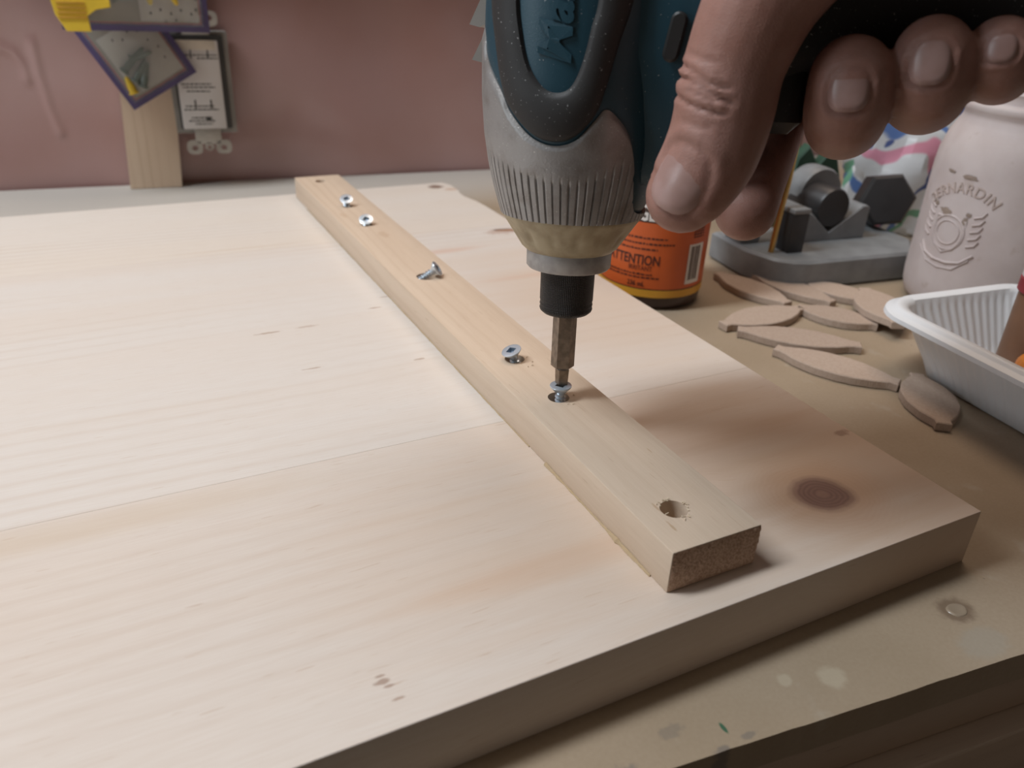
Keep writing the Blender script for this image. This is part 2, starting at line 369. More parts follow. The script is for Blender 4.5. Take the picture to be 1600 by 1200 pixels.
lens = [(-0.0185 + 0.026 * i / 12, 0.2875 - 0.010 * i / 12 + 0.0030 * math.sin(math.pi * i / 12)) for i in range(13)] + [(-0.0185 + 0.026 * i / 12, 0.2875 - 0.010 * i / 12 - 0.0022 * math.sin(math.pi * i / 12)) for i in range(11, 0, -1)]
lens = [p for p in lens if p[0] < -0.0003]
M_knotrim = wood('knot_wood', (0.48, 0.28, 0.18), (0.20, 0.10, 0.06), (0.40, 0.22, 0.14), seed=3, ringf=300)
slit(lens, T - 0.0001, M_bark, panel, 'bark_pocket')
slit([(-0.0185 + (x + 0.0185) * 0.93 + 0.0012, 0.2822 + (y - 0.2822) * 0.62 - 0.0004) for x, y in lens], T + 0.0001, M_knotrim, panel, 'knot')

# ------------------------------------------------------------------ cleat with drilled holes
HC = 0.0121; ZC = T + HC
CX0, CX1, CY0, CY1 = -0.1024, -0.0754, 0.0095, 0.3864
M_cl = wood('cleat_wood', (0.655, 0.535, 0.420), (0.47, 0.33, 0.22), (0.62, 0.48, 0.36), axis='Y', seed=5.5, ringf=210, ring=0.38, streak=0.6,
            marks=((0.026, -0.0955, 0.0025, 0.0004, (0.42, 0.27, 0.15), 0.6), (0.018, -0.0965, 0.003, 0.0005, (0.42, 0.27, 0.15), 0.6), (0.0485, -0.0815, 0.0022, 0.0003, (0.42, 0.27, 0.15), 0.6), (0.262, -0.088, 0.006, 0.003, (0.46, 0.31, 0.2), 0.4),
                   (0.300, -0.097, 0.006, 0.002, (0.5, 0.34, 0.22), 0.4)))
bm_ = MB().box((CX0, CY0, T), (CX1, CY1, ZC), 0.00035)
tmp = bm_.build('tmp', M_cl, smooth=False)
cut = MB()
HOLES = [(-0.0918, 0.0234, 0.0036, 0.0085), (-0.0900, 0.0853, 0.0034, 0.007), (-0.0905, 0.1149, 0.0034, 0.007), (-0.0897, 0.2003, 0.0042, 0.007), (-0.0905, 0.2800, 0.0026, 0.006), (-0.0900, 0.3160, 0.0026, 0.006), (-0.0903, 0.3731, 0.0030, 0.006)]
for hx, hy, hr, hd in HOLES:
    cut.M = Matrix.Translation((hx, hy, 0)); cut.lathe([(0.0015, ZC - hd - 0.0012), (hr * 0.9, ZC - hd), (hr, ZC - hd + 0.0006), (hr, ZC + 0.002)], 32)
cut.M = Matrix.Identity(4)
co = cut.build('cut', M_cl, smooth=False)
bo = tmp.modifiers.new('b', 'BOOLEAN'); bo.object = co; bo.operation = 'DIFFERENCE'; bo.solver = 'EXACT'
cme = evaluated(tmp)
bpy.data.objects.remove(tmp); bpy.data.objects.remove(co)
cleat = link('wood_cleat', cme, M_cl, None, True, 30); cleat.data.name = 'wood_cleat'
tag(cleat, 'long narrow pine strip with drilled screw holes glued across the panel', 'wood strip')
M_endgrain = NT('end_grain'); _c = M_endgrain.coord(); _n = M_endgrain.noise(_c, 1500, 4); _r = M_endgrain.noise(_c, 260, 3)
M_endgrain.set(Base_Color=M_endgrain.mix(M_endgrain.rng(_n, 0.3, 0.7), (0.44, 0.29, 0.205), M_endgrain.mix(_r, (0.60, 0.42, 0.31), (0.68, 0.50, 0.38))), Roughness=0.85, Specular_IOR_Level=0.1); M_endgrain.bump(M_endgrain.math('ADD', _n, _r), 0.9, 0.0006)
mb = MB(); rows = []     # rough sawn end face with torn fibres
for k in range(13):
    z = T + 0.0003 + (HC - 0.0006) * k / 12
    rows.append([(CX0 + 0.0003 + (CX1 - CX0 - 0.0006) * i / 40, CY0 - 0.0001 - (rnd.uniform(0, 0.00045) if 0 < i < 40 and 0 < k < 12 else 0) - (rnd.uniform(0, .0004) if i >= 40 and 0 < k < 12 else 0), z) for i in range(41)])
mb.grid(rows); mb.build('sawn_end', M_endgrain.m, cleat, True, 60)
# glue squeezed out along the lower edge
M_squeeze = NT('squeezed_glue').set(Base_Color=(0.66, 0.50, 0.31), Roughness=0.12, Transmission_Weight=0.35, Specular_IOR_Level=0.6).m
path = []; rad = []
y = 0.016
while y < 0.070:
    amt = 0.00022 + 0.0007 * max(0, math.sin((y - 0.016) * 150)) * (1 if 0.03 < y < 0.062 else 0.45) + rnd.uniform(0, 0.0002)
    path.append((CX0 - amt * 0.25, y, T + amt * 0.30)); rad.append(amt); y += 0.0013
sq = MB().tube(path, rad, 8).build('glue_squeeze_out', M_squeeze, cleat)
path = []; rad = []
y = 0.08
while y < 0.36:
    a = 0.00018 + rnd.uniform(0, 0.0002); path.append((CX0 - 0.00005, y, T + 0.0001)); rad.append(a); y += 0.003
MB().tube(path, rad, 6).build('glue_squeeze_out', M_squeeze, cleat)
M_shav = plain('shaving', (0.70, 0.58, 0.42), 0.7)
def shavings(cx, cy, n, spread, nm):
    mb = MB()
    for i in range(n):
        a = rnd.uniform(0, 6.28); r0 = 0.0033 + rnd.uniform(0, spread); x = cx + r0 * math.cos(a); yy = cy + r0 * math.sin(a); b = rnd.uniform(0, 6.28); l = rnd.uniform(0.0003, 0.0009)
        mb.tube([(x, yy, ZC + 0.0002), (x + l * math.cos(b), yy + l * math.sin(b), ZC + 0.0003 + rnd.uniform(0, .0003))], [0.00016, 0.00010], 5)
    return mb.build(nm, M_shav, cleat)
tag(shavings(-0.0918, 0.0234, 22, 0.0012, 'torn_fibres'), kind='stuff')
tag(shavings(-0.0890, 0.1118, 10, 0.0010, 'torn_fibres'), kind='stuff')
tag(shavings(-0.0878, 0.0830, 8, 0.0008, 'torn_fibres'), kind='stuff')

# ------------------------------------------------------------------ screws
M_zinc = NT('bright_zinc').set(Base_Color=(0.62, 0.70, 0.78), Metallic=0.6, Roughness=0.26).m
M_zincd = NT('zinc_recess').set(Base_Color=(0.30, 0.37, 0.45), Metallic=0.6, Roughness=0.35).m
def screw(loc, axis, length, label, spin=0.3):
    root = empty('wood_screw', axis_frame(axis, loc) @ Matrix.Rotation(spin, 4, 'Z'))
    tag(root, label, 'screw', 'zinc screws standing in the pine strip')
    # head with a square socket: outer rings down to the shank, then the recess
    mb = MB(); N = 32; sq = 0.00135
    def ring(r, z): return [(r * math.cos(2 * math.pi * i / N), r * math.sin(2 * math.pi * i / N), z) for i in range(N)]
    def sqr(a, z):
        out = []
        for i in range(N):
            t = 2 * math.pi * i / N; m = max(abs(math.cos(t)), abs(math.sin(t))); out.append((a * math.cos(t) / m, a * math.sin(t) / m, z))
        return out
    mb.grid([ring(0.0013, -0.0031), ring(0.0018, -0.0023), ring(0.0033, -0.0006), ring(0.00345, -0.0003), ring(0.00338, -0.0001), ring(0.0030, 0.0), sqr(sq, 0.0), sqr(sq * 0.86, -0.0015), sqr(0.00005, -0.0018)], True)
    mb.build('head', M_zinc, root, True, 40)
    rc = MB(); rc.grid([sqr(sq * 0.97, -0.00012), sqr(sq * 0.84, -0.00145), sqr(0.0001, -0.0017)], True); rc.build('square_socket', M_zincd, root, True, 30)
    mb = MB(); rows = []; turns = length / 0.0013; steps = int(turns * 14)
    pts = []
    mb.lathe([(0.0003, -length), (0.0011, -length + 0.003), (0.0012, -0.003)], 16)
    mb.build('shank', M_zinc, root)
    mb = MB(); inner = []; crest = []; inner2 = []
    for k in range(steps + 1):
        a = 2 * math.pi * k / 14; z = -0.0035 - 0.0013 * k / 14
        if z < -length + 0.002: break
        cx, sx = math.cos(a), math.sin(a)
        inner.append((0.0011 * cx, 0.0011 * sx, z + 0.00028)); crest.append((0.00178 * cx, 0.00178 * sx, z)); inner2.append((0.0011 * cx, 0.0011 * sx, z - 0.00028))
    mb.grid([inner, crest, inner2]); mb.build('thread', M_zinc, root, True, 60)
    return root
screw((-0.0907, 0.3158, 0.0343), (-0.14, -0.46, 0.88), 0.013, 'farthest small zinc screw in the strip, near its back end')
screw((-0.0911, 0.2799, 0.0331), (-0.18, -0.50, 0.85), 0.012, 'zinc screw sunk lowest in the strip, second from its back end', 0.8)
screw((-0.0853, 0.1980, 0.0341), (0.72, -0.36, 0.60), 0.013, 'zinc screw leaning far over to the right in the middle of the strip', 0.2)
screw((-0.0921, 0.1147, 0.0338), (-0.36, 0.02, 0.93), 0.013, 'zinc screw tilted left, just behind the screw being driven', 0.5)
screw((-0.0896, 0.0852, 0.0345), (-0.02, 0.03, 1.0), 0.014, 'zinc screw being driven, directly under the driver bit', 0.6)

# ------------------------------------------------------------------ impact driver
DO = Vector((-0.0892, 0.0855, 0.0301)); DA = Vector((0.0348, 0.0896, 0.9954)).normalized()
DH = Vector((0.7467, -0.6643, 0.0337)); DH = (DH - DA * DH.dot(DA)).normalized(); DN = DA.cross(DH)
DM = frame(DH, DN, DA, DO)                    # x towards the handle, y away from the viewer, z up the tool axis
driver = empty('impact_driver', DM)
tag(driver, 'teal and black cordless impact driver with silver nose held point down', 'power tool')
M_steel = plain('worn_bit_steel', (0.24, 0.195, 0.155), 0.42, 1.0, var=0.25, scale=400)
M_sleeve = NT('knurled_black'); _c = M_sleeve.coord(); _o = M_sleeve.sep(_c)
_a = M_sleeve.math('ARCTAN2', _o[1], _o[0])
_k1 = M_sleeve.math('SINE', M_sleeve.math('ADD', M_sleeve.math('MULTIPLY', _a, 46), M_sleeve.math('MULTIPLY', _o[2], 6500)))
_k2 = M_sleeve.math('SINE', M_sleeve.math('SUBTRACT', M_sleeve.math('MULTIPLY', _a, 46), M_sleeve.math('MULTIPLY', _o[2], 6500)))
M_sleeve.set(Base_Color=(0.022, 0.019, 0.018), Roughness=0.45, Metallic=0.3); M_sleeve.bump(M_sleeve.math('MULTIPLY', _k1, _k2), 0.6, 0.0003)
M_collar = plain('cast_grey', (0.36, 0.35, 0.345), 0.5, 0.6, var=0.15, scale=300)
M_cast = NT('cast_aluminium'); _c = M_cast.coord(); _n = M_cast.noise(_c, 1600, 2); _d = M_cast.noise(_c, 140, 4)
_cc = M_cast.mix(M_cast.rng(_d, 0.4, 0.75), (0.33, 0.32, 0.315), (0.24, 0.22, 0.205))
_cc = M_cast.mix(M_cast.rng(M_cast.noise(_c, 2300, 1), 0.70, 0.78, 0, 0.6), _cc, (0.75, 0.73, 0.70))
M_cast.set(Base_Color=_cc, Metallic=0.55, Roughness=0.46); M_cast.bump(_n, 0.25, 0.0003)
M_ring = NT('yellowed_rubber'); _c = M_ring.coord()
M_ring.set(Base_Color=M_ring.mix(M_ring.rng(M_ring.noise(_c, 160, 4), 0.35, 0.7), (0.43, 0.36, 0.235), (0.30, 0.235, 0.14)), Roughness=0.5, Subsurface_Weight=0.1, Subsurface_Radius=(0.003, 0.002, 0.001), Subsurface_Scale=0.5)
def speck(name, col, rough, dust=(0.45, 0.47, 0.48), amt=0.75, lo=0.71):
    s = NT(name); c = s.coord(); n = s.noise(c, 1500, 2); f = s.rng(n, lo, lo + 0.05, 0, amt); b = s.rng(s.noise(c, 70, 3), 0.3, 0.7, 0.85, 1.15)
    s.set(Base_Color=s.mix(f, col, dust), Roughness=rough); s.bump(s.noise(c, 3000, 1), 0.15, 0.0002); return s.m
M_teal = speck('teal_plastic', (0.009, 0.048, 0.072), 0.42, amt=0.6, lo=0.71)
M_black = speck('black_rubber', (0.019, 0.018, 0.018), 0.60, dust=(0.36, 0.36, 0.36), amt=0.8, lo=0.69)
M_blackp = speck('black_plastic', (0.017, 0.017, 0.017), 0.4, amt=0.2)

mb = MB(); rows = []
for r, z in ((0.0036, 0.0105), (0.0036, 0.030)):
    rows.append([(r * math.cos(math.radians(60 * i + 12)), r * math.sin(math.radians(60 * i + 12)), z) for i in range(6)])
mb.grid([[(0.0019 * math.cos(math.radians(60 * i + 12)), 0.0019 * math.sin(math.radians(60 * i + 12)), 0.0092) for i in range(6)]] + rows, True)
mb.M = Matrix.Rotation(0.6, 4, 'Z')
rows = []
for r, z in ((0.0014, 0.0031), (0.00165, 0.0045), (0.00185, 0.0095)):
    rows.append([(r * 1.25 * math.cos(math.radians(45 + 90 * i)), r * 1.25 * math.sin(math.radians(45 + 90 * i)), z) for i in range(4)])
mb.grid(rows, True); mb.add(rows[0], [(3, 2, 1, 0)])
mb.build('driver_bit', M_steel, driver, True, 25)
MB().lathe([(0.0040, 0.0278), (0.0068, 0.0278), (0.0077, 0.0286), (0.0079, 0.0292), (0.0077, 0.0300), (0.0079, 0.0305), (0.0077, 0.0313), (0.0079, 0.0319), (0.0080, 0.045)], 64).build('chuck_sleeve', M_sleeve.m, driver, True, 40)
MB().lathe([(0.0085, 0.0418), (0.0118, 0.0418), (0.0123, 0.0424), (0.0124, 0.0470), (0.0120, 0.0490)], 64).build('collar', M_collar, driver, True, 40)
def scal(t, r, z):
    k = math.exp(-((z - 0.0525) / 0.0026) ** 2); return r - 0.0006 * k * max(0, math.cos(t * 15)) ** 2
MB().lathe([(0.0118, 0.0468), (0.0126, 0.0470), (0.0140, 0.0482)] + [(0.0140 + 0.0054 * i / 8, 0.0482 + 0.0082 * i / 8) for i in range(1, 9)] + [(0.0199, 0.0573), (0.0199, 0.0580), (0.0185, 0.0584)], 120, scal).build('nose_bumper', M_ring.m, driver, True, 50)

PROF = [(0.0575, 0.0196), (0.060, 0.0204), (0.063, 0.0213), (0.067, 0.0224), (0.071, 0.0233), (0.0787, 0.0246), (0.0887, 0.0254), (0.103, 0.0256), (0.112, 0.0254), (0.125, 0.0250), (0.160, 0.0245), (0.178, 0.0235), (0.185, 0.0200)]
def Rb(s): return float(np.interp(s, [p[0] for p in PROF], [p[1] for p in PROF]))
SEAM = [(-90, 0.1065), (-66, 0.1035), (-59, 0.0976), (-40, 0.0901), (-31.5, 0.0849), (-16.5, 0.0795), (-2.6, 0.0778), (10, 0.0792), (20, 0.0838), (26, 0.0867), (33, 0.0852), (42.5, 0.0808), (49, 0.0745), (54.5, 0.0662), (64, 0.0605), (90, 0.0590)]
_st = np.array(catmull(SEAM, 400)); _o_ = np.argsort(_st[:, 0]); _st = _st[_o_]
def fold(deg):
    d = (deg + 180) % 360 - 180
    if d > 90: d = 180 - d
    if d < -90: d = -180 - d
    return d
def seam(deg): return float(np.interp(fold(deg), _st[:, 0], _st[:, 1]))
RIBT = [(-90, 0.078), (-55, 0.0740), (-30, 0.0712), (-7, 0.0688), (11.5, 0.0684), (30, 0.0712), (43, 0.0745), (60, 0.066), (90, 0.062)]
def ribtop(deg): return float(np.interp(fold(deg), [p[0] for p in RIBT], [p[1] for p in RIBT]))
def cyl(deg, r, s):     # 0 deg = side facing the viewer, positive towards the handle
    t = math.radians(deg); return (r * math.sin(t), -r * math.cos(t), s)
NTH = 720; degs = [360 * i / NTH - 180 for i in range(NTH)]
rows = []
K = 34
for k in range(K + 1):
    row = []
    for i, d in enumerate(degs):
        top = seam(d); s = 0.0575 + (top - 0.0575) * (k / K); r = Rb(s) + 0.0007
        ph = (d / 5.4) % 1.0
        gro = max(0, 1 - abs(ph - 0.5) / 0.13)
        fade = 1 / (1 + math.exp((s - ribtop(d)) / 0.00035))
        r -= 0.0005 * min(1, gro * 1.5) * fade
        if k >= K - 1: r -= 0.00035 * (k - K + 2)
        row.append(cyl(d, r, s))
    rows.append(row)
rows.append([cyl(d, Rb(seam(d)) - 0.0015, seam(d)) for d in degs])
rows.insert(0, [cyl(d, 0.0180, 0.0575) for d in degs])
mb = MB(); mb.grid(rows, True); mb.build('gear_case', M_cast.m, driver, True, 50)
rows = []
zt = [0.0, 0.02, 0.06, 0.12, 0.2, 0.3, 0.4, 0.5, 0.62, 0.75, 0.88, 0.95, 1.0]
for q in zt:
    rows.append([cyl(d, Rb(s) - (0.0008 if q == 0 else 0), s) for d in degs[::6] for s in [seam(d) - 0.001 + (0.185 - seam(d) + 0.001) * q]])
mb = MB(); mb.grid(rows, True); n_ = len(rows[0]); b_ = (len(rows) - 1) * n_; mb.f.append(tuple(range(b_, b_ + n_)))
# housing web running to the handle
web = [(x + 0.0, y) for x, y in rounded(0.006, 0.047, -0.0192, 0.0192, 0.008, 6)]
rows = []
for s, k in ((0.0675, 0.80), (0.0685, 0.90), (0.071, 0.97), (0.077, 1.0), (0.086, 1.0), (0.100, 1.0), (0.150, 1.0), (0.158, 0.93)):
    wy = float(np.interp(s, (0.06, 0.075, 0.088, 0.102), (0.58, 0.66, 0.84, 1.0)))
    ex = 0.0 if s > 0.09 else -(0.09 - s) * 0.30
    rows.append([(0.026 + (x - 0.026) * k + ex * max(0, (x - 0.01) / 0.037), y * k * wy, s) for x, y in web])
mb.grid(rows, True); n_ = len(web); L0 = len(mb.v) - len(rows) * n_
mb.f.append(tuple(range(L0, L0 + n_))[::-1]); mb.f.append(tuple(range(len(mb.v) - n_, len(mb.v))))
mb.build('housing', M_teal, driver, True, 45)
# U-shaped rubber bumper on both sides
OUT = [(-58, 0.150), (-55, 0.128), (-50.5, 0.111), (-45, 0.1021), (-38.5, 0.0917), (-30.5, 0.0852), (-16.5, 0.0799), (-2.6, 0.0782), (10, 0.0797), (21, 0.0850), (26, 0.0913), (31.5, 0.1014), (38, 0.1112), (44, 0.128), (47, 0.150)]
INN = [(-30, 0.150), (-28, 0.128), (-25, 0.1106), (-22.2, 0.1036), (-18.5, 0.0979), (-14, 0.0943), (-8, 0.0916), (-1.6, 0.0908), (4.7, 0.0917), (8.8, 0.0947), (12.2, 0.0997), (14.7, 0.1053), (17.3, 0.1108), (20, 0.128), (22, 0.150)]
for side in (0, 1):
    A = catmull(OUT, 90); B = catmull(INN, 90); rows = []
    for a, b in zip(A, B):
        row = []
        for k in range(13):
            u = k / 12; p = a * (1 - u) + b * u; lift = -0.0012 if k in (0, 12) else 0.0004 + 0.0016 * math.sin(math.pi * min(1, max(0, u * 1.0))) ** 0.6
            d = p[0] if side == 0 else 180 - p[0]
            row.append(cyl(d, Rb(p[1]) + lift, p[1]))
        rows.append(row)
    mb = MB(); mb.grid(rows); mb.build('rubber_bumper', M_black, driver, True, 50)
# raised maker's lettering, reading up the side
vs, fs = text_verts('Makita', 0.0112, 0.25, 0.00035, 0.00035, spacing=1.0)
mb = MB(); out = []
for v in vs:
    s = 0.0966 + v.x; u = 0.0022 - v.y; out.append(cyl(math.degrees(u / 0.0256), Rb(s) + 0.0002 + v.z, s))
mb.add(out, fs); mb.build('raised_lettering', M_teal, driver, False)
# direction button, trigger, handle, battery, hook
mb = MB(); pts = rounded(-0.0020, 0.0020, -0.0056, 0.0056, 0.00195, 6)
mb.M = frame((0.98, 0, -0.17), (0.17, 0, 0.98), (0, -1, 0), (0.0258, -0.0188, 0.1034)); mb.prism(pts, 0, 0.0019, 0.0006); mb.build('direction_button', M_blackp, driver)
mb = MB(); mb.prism(rounded(0.040, 0.058, -0.0085, 0.0085, 0.004), 0.082, 0.108, 0.003); mb.build('trigger', M_blackp, driver)
def handle_c(x): return 0.119 + 0.14 * (x - 0.065)
rows = []
for x, ky, kz in ((0.036, 0.0150, 0.024), (0.044, 0.0165, 0.026), (0.052, 0.0165, 0.024), (0.062, 0.0165, 0.0205), (0.08, 0.0165, 0.0200), (0.10, 0.0165, 0.0200), (0.12, 0.0165, 0.0205), (0.135, 0.018, 0.022), (0.142, 0.022, 0.026)):
    rows.append([(x, ky * math.copysign(abs(math.cos(a)) ** 0.8, math.cos(a)), handle_c(x) + kz * math.copysign(abs(math.sin(a)) ** 0.8, math.sin(a))) for a in [2 * math.pi * i / 36 for i in range(36)]])
mb = MB(); mb.grid(rows, True); mb.f.append(tuple(range(36))); mb.f.append(tuple(range(len(mb.v) - 36, len(mb.v)))); mb.build('handle_grip', M_black, driver)
MB().box((0.140, -0.032, 0.085), (0.182, 0.032, 0.170), 0.005).build('battery_pack', M_blackp, driver)
M_hook = plain('hook_steel', (0.55, 0.54, 0.52), 0.35, 0.9, var=0.1)
def tab(pts, y0, y1, nm):
    mb = MB(); mb.M = frame((1, 0, 0), (0, 0, 1), (0, -1, 0), (0, 0, 0)); mb.prism(pts, -y1, -y0); return mb.build(nm, M_hook, driver)
tab([(-0.0318, 0.1058), (-0.0290, 0.1052), (-0.0235, 0.1075), (-0.0235, 0.150), (-0.0262, 0.150), (-0.0275, 0.1145)], 0.002, 0.012, 'belt_hook')
tab([(-0.0330, 0.0968), (-0.0300, 0.0962), (-0.0235, 0.0985), (-0.0235, 0.1050), (-0.0290, 0.1045)], 0.0085, 0.014, 'belt_hook')

# ------------------------------------------------------------------ hand (built in tool space)
def capsule_chain(mb, pts, rad, flat=None, seg=6, n=22):
    """a limb as a closed tapered tube with round ends; points are smoothed into a curve"""
    m = (len(pts) - 1) * seg + 1
    C = catmull(pts, m); R = [float(np.interp(k / (m - 1) * (len(pts) - 1), range(len(pts)), rad)) for k in range(m)]
    C = [Vector(c) for c in C]
    pre = []; pr = []; post = []; po = []
    d0 = (C[0] - C[1]).normalized(); d1 = (C[-1] - C[-2]).normalized()
    for a in (85, 70, 50, 30, 15): pre.append(C[0] + d0 * R[0] * math.sin(math.radians(a))); pr.append(R[0] * math.cos(math.radians(a)))
    for a in (15, 30, 50, 70, 85): post.append(C[-1] + d1 * R[-1] * math.sin(math.radians(a))); po.append(R[-1] * math.cos(math.radians(a)))
    mb.tube(pre + C + post, pr + R + po, n)
hb = MB()
IDX = [(0.052, 0.040, 0.150), (0.055, 0.043, 0.122), (0.0545, 0.037, 0.096), (0.0512, 0.020, 0.0770), (0.0485, 0.004, 0.0675), (0.0475, -0.0035, 0.0622)]
MID = [(0.068, 0.042, 0.152), (0.072, 0.042, 0.122), (0.0715, 0.033, 0.0965), (0.0695, 0.014, 0.0862), (0.0675, -0.008, 0.0862), (0.0658, -0.0225, 0.0900), (0.0650, -0.0270, 0.0962)]
RNG = [(0.086, 0.040, 0.152), (0.089, 0.040, 0.124), (0.0885, 0.031, 0.1010), (0.0868, 0.012, 0.0925), (0.0845, -0.008, 0.0925), (0.0820, -0.0215, 0.0958), (0.0805, -0.0260, 0.1012)]
PNK = [(0.102, 0.034, 0.152), (0.1045, 0.034, 0.128), (0.1035, 0.026, 0.1070), (0.1015, 0.010, 0.1000), (0.0985, -0.008, 0.0985), (0.0955, -0.0195, 0.0998), (0.0938, -0.0240, 0.1026)]
capsule_chain(hb, IDX, [0.0112, 0.0104, 0.0098, 0.0090, 0.0086, 0.0082])
capsule_chain(hb, MID, [0.0115, 0.0108, 0.0100, 0.0096, 0.0094, 0.0094, 0.0088])
capsule_chain(hb, RNG, [0.0110, 0.0102, 0.0095, 0.0090, 0.0088, 0.0088, 0.0080])
capsule_chain(hb, PNK, [0.0098, 0.0088, 0.0082, 0.0078, 0.0076, 0.0076, 0.0068])
THB = [(0.092, -0.004, 0.168), (0.070, -0.024, 0.150), (0.0535, -0.0305, 0.1270), (0.0445, -0.0315, 0.1115), (0.0402, -0.0310, 0.0980), (0.0393, -0.0305, 0.0880), (0.0372, -0.0300, 0.0785), (0.0338, -0.0298, 0.0712), (0.0322, -0.0296, 0.0688)]
capsule_chain(hb, THB, [0.018, 0.0175, 0.0148, 0.0122, 0.0111, 0.0110, 0.0110, 0.0100, 0.0090])
# palm: across the back of the handle, and wrist with forearm
def slab(mb, rings, n=28):
    rows = []
    for c, ax, bx, ra, rb in rings:
        c, ax, bx = Vector(c), Vector(ax).normalized(), Vector(bx).normalized()
        rows.append([c + ax * ra * math.copysign(abs(math.cos(t)) ** 0.75, math.cos(t)) + bx * rb * math.copysign(abs(math.sin(t)) ** 0.75, math.sin(t)) for t in [2 * math.pi * i / n for i in range(n)]])
    mb.grid(rows, True); L = len(mb.v); mb.f.append(tuple(range(L - n * len(rows), L - n * len(rows) + n))); mb.f.append(tuple(range(L - n, L)))
slab(hb, [((0.076, 0.043, 0.136), (1, 0, 0), (0, 1, 0.2), 0.030, 0.0085), ((0.077, 0.041, 0.150), (1, 0, 0), (0, 1, 0.5), 0.036, 0.011), ((0.079, 0.032, 0.163), (1, 0, 0), (0, 0.6, 1), 0.040, 0.0135), ((0.083, 0.014, 0.171), (1, 0, 0), (0, 0.2, 1), 0.040, 0.0155),
          ((0.090, -0.004, 0.176), (1, 0, 0.2), (0, 0, 1), 0.034, 0.016), ((0.098, -0.012, 0.180), (1, 0, 0.3), (0, 0.3, 1), 0.020, 0.013)])
slab(hb, [((0.082, 0.018, 0.168), (1, 0, -0.6), (0, 1, 0), 0.034, 0.026), ((0.096, 0.022, 0.192), (1, 0, -0.6), (0, 1, 0), 0.031, 0.024), ((0.114, 0.030, 0.222), (1, 0, -0.6), (0, 1, 0), 0.028, 0.021), ((0.140, 0.045, 0.265), (1, 0, -0.6), (0, 1, 0), 0.031, 0.025), ((0.185, 0.075, 0.335), (1, 0, -0.6), (0, 1, 0), 0.038, 0.033)])
M_skin = NT('skin'); _c = M_skin.coord()
_b = M_skin.noise(_c, 55, 4); _f = M_skin.noise(_c, 700, 3); _d = M_skin.noise(_c, 180, 4)
_sc = M_skin.mix(M_skin.rng(_b, 0.35, 0.68), (0.31, 0.160, 0.125), (0.37, 0.205, 0.170))
_sc = M_skin.mix(M_skin.rng(_d, 0.50, 0.72, 0, 0.35), _sc, (0.27, 0.115, 0.085))
_sc = M_skin.mix(M_skin.rng(_f, 0.3, 0.7, 0.12, 0), _sc, (0.20, 0.095, 0.07))
M_skin.set(Base_Color=_sc, Roughness=0.50, Subsurface_Weight=0.18, Subsurface_Radius=(0.0030, 0.0012, 0.0007), Subsurface_Scale=0.5, Specular_IOR_Level=0.42)
_v = M_skin.voro(_c, 1500, 'DISTANCE_TO_EDGE'); M_skin.bump(M_skin.math('ADD', M_skin.rng(_v, 0.0, 0.25), M_skin.math('MULTIPLY', _f, 0.8)), 0.16, 0.0003)
tmp = hb.build('tmp', M_skin.m); rm = tmp.modifiers.new('r', 'REMESH'); rm.mode = 'VOXEL'; rm.voxel_size = 0.00075
sm = tmp.modifiers.new('s', 'SMOOTH'); sm.factor = 0.5; sm.iterations = 6
hme = evaluated(tmp); bpy.data.objects.remove(tmp)
nv = len(hme.vertices); co_ = np.empty(nv * 3); hme.vertices.foreach_get('co', co_); co_ = co_.reshape(-1, 3)
no_ = np.empty(nv * 3); hme.vertices.foreach_get('normal', no_); no_ = no_.reshape(-1, 3)
disp = np.zeros(nv)
def crease(pts, depth, wid, ymax=-0.030, bulge=0.22):
    P = np.array(catmull(pts, 24)); q = co_[:, [0, 2]]; d = np.full(nv, 9.0); end = np.ones(nv)
    for i in range(len(P) - 1):
        a, b = P[i], P[i + 1]; ab = b - a; t = np.clip(((q - a) @ ab) / (ab @ ab), 0, 1); dd = np.linalg.norm(q - a - t[:, None] * ab, axis=1)
        k = (i + t) / (len(P) - 1); w = np.clip(np.minimum(k, 1 - k) * 6 + 0.25, 0, 1)
        m = dd < d; d = np.where(m, dd, d); end = np.where(m, w, end)
    k = np.where(co_[:, 1] < ymax, 1.0, 0.0) * end
    disp[:] += -depth * np.exp(-(d / wid) ** 2) * k + depth * bulge * np.exp(-((d - 2.2 * wid) / (1.2 * wid)) ** 2) * k
crease([(0.0285, 0.0978), (0.0318, 0.0962), (0.0355, 0.0942), (0.0398, 0.0932)], 0.00085, 0.00055)
crease([(0.0272, 0.0952), (0.0320, 0.0943), (0.0370, 0.0918), (0.0410, 0.0902)], 0.00095, 0.00060)
crease([(0.0280, 0.0915), (0.0322, 0.0896), (0.0375, 0.0884), (0.0400, 0.0884)], 0.00075, 0.00055)
crease([(0.0315, 0.0928), (0.0346, 0.0914), (0.0375, 0.0902)], 0.00060, 0.00050)
crease([(0.0300, 0.1000), (0.0330, 0.0990), (0.0370, 0.0980)], 0.00040, 0.00050)
crease([(0.0300, 0.0862), (0.0340, 0.0852), (0.0370, 0.0850)], 0.00030, 0.00050)
disp += np.where((co_[:, 1] < -0.03) & (co_[:, 0] < 0.043), 0.0007 * np.exp(-(((co_[:, 0] - 0.031) / 0.006) ** 2 + ((co_[:, 2] - 0.0925) / 0.006) ** 2)), 0)

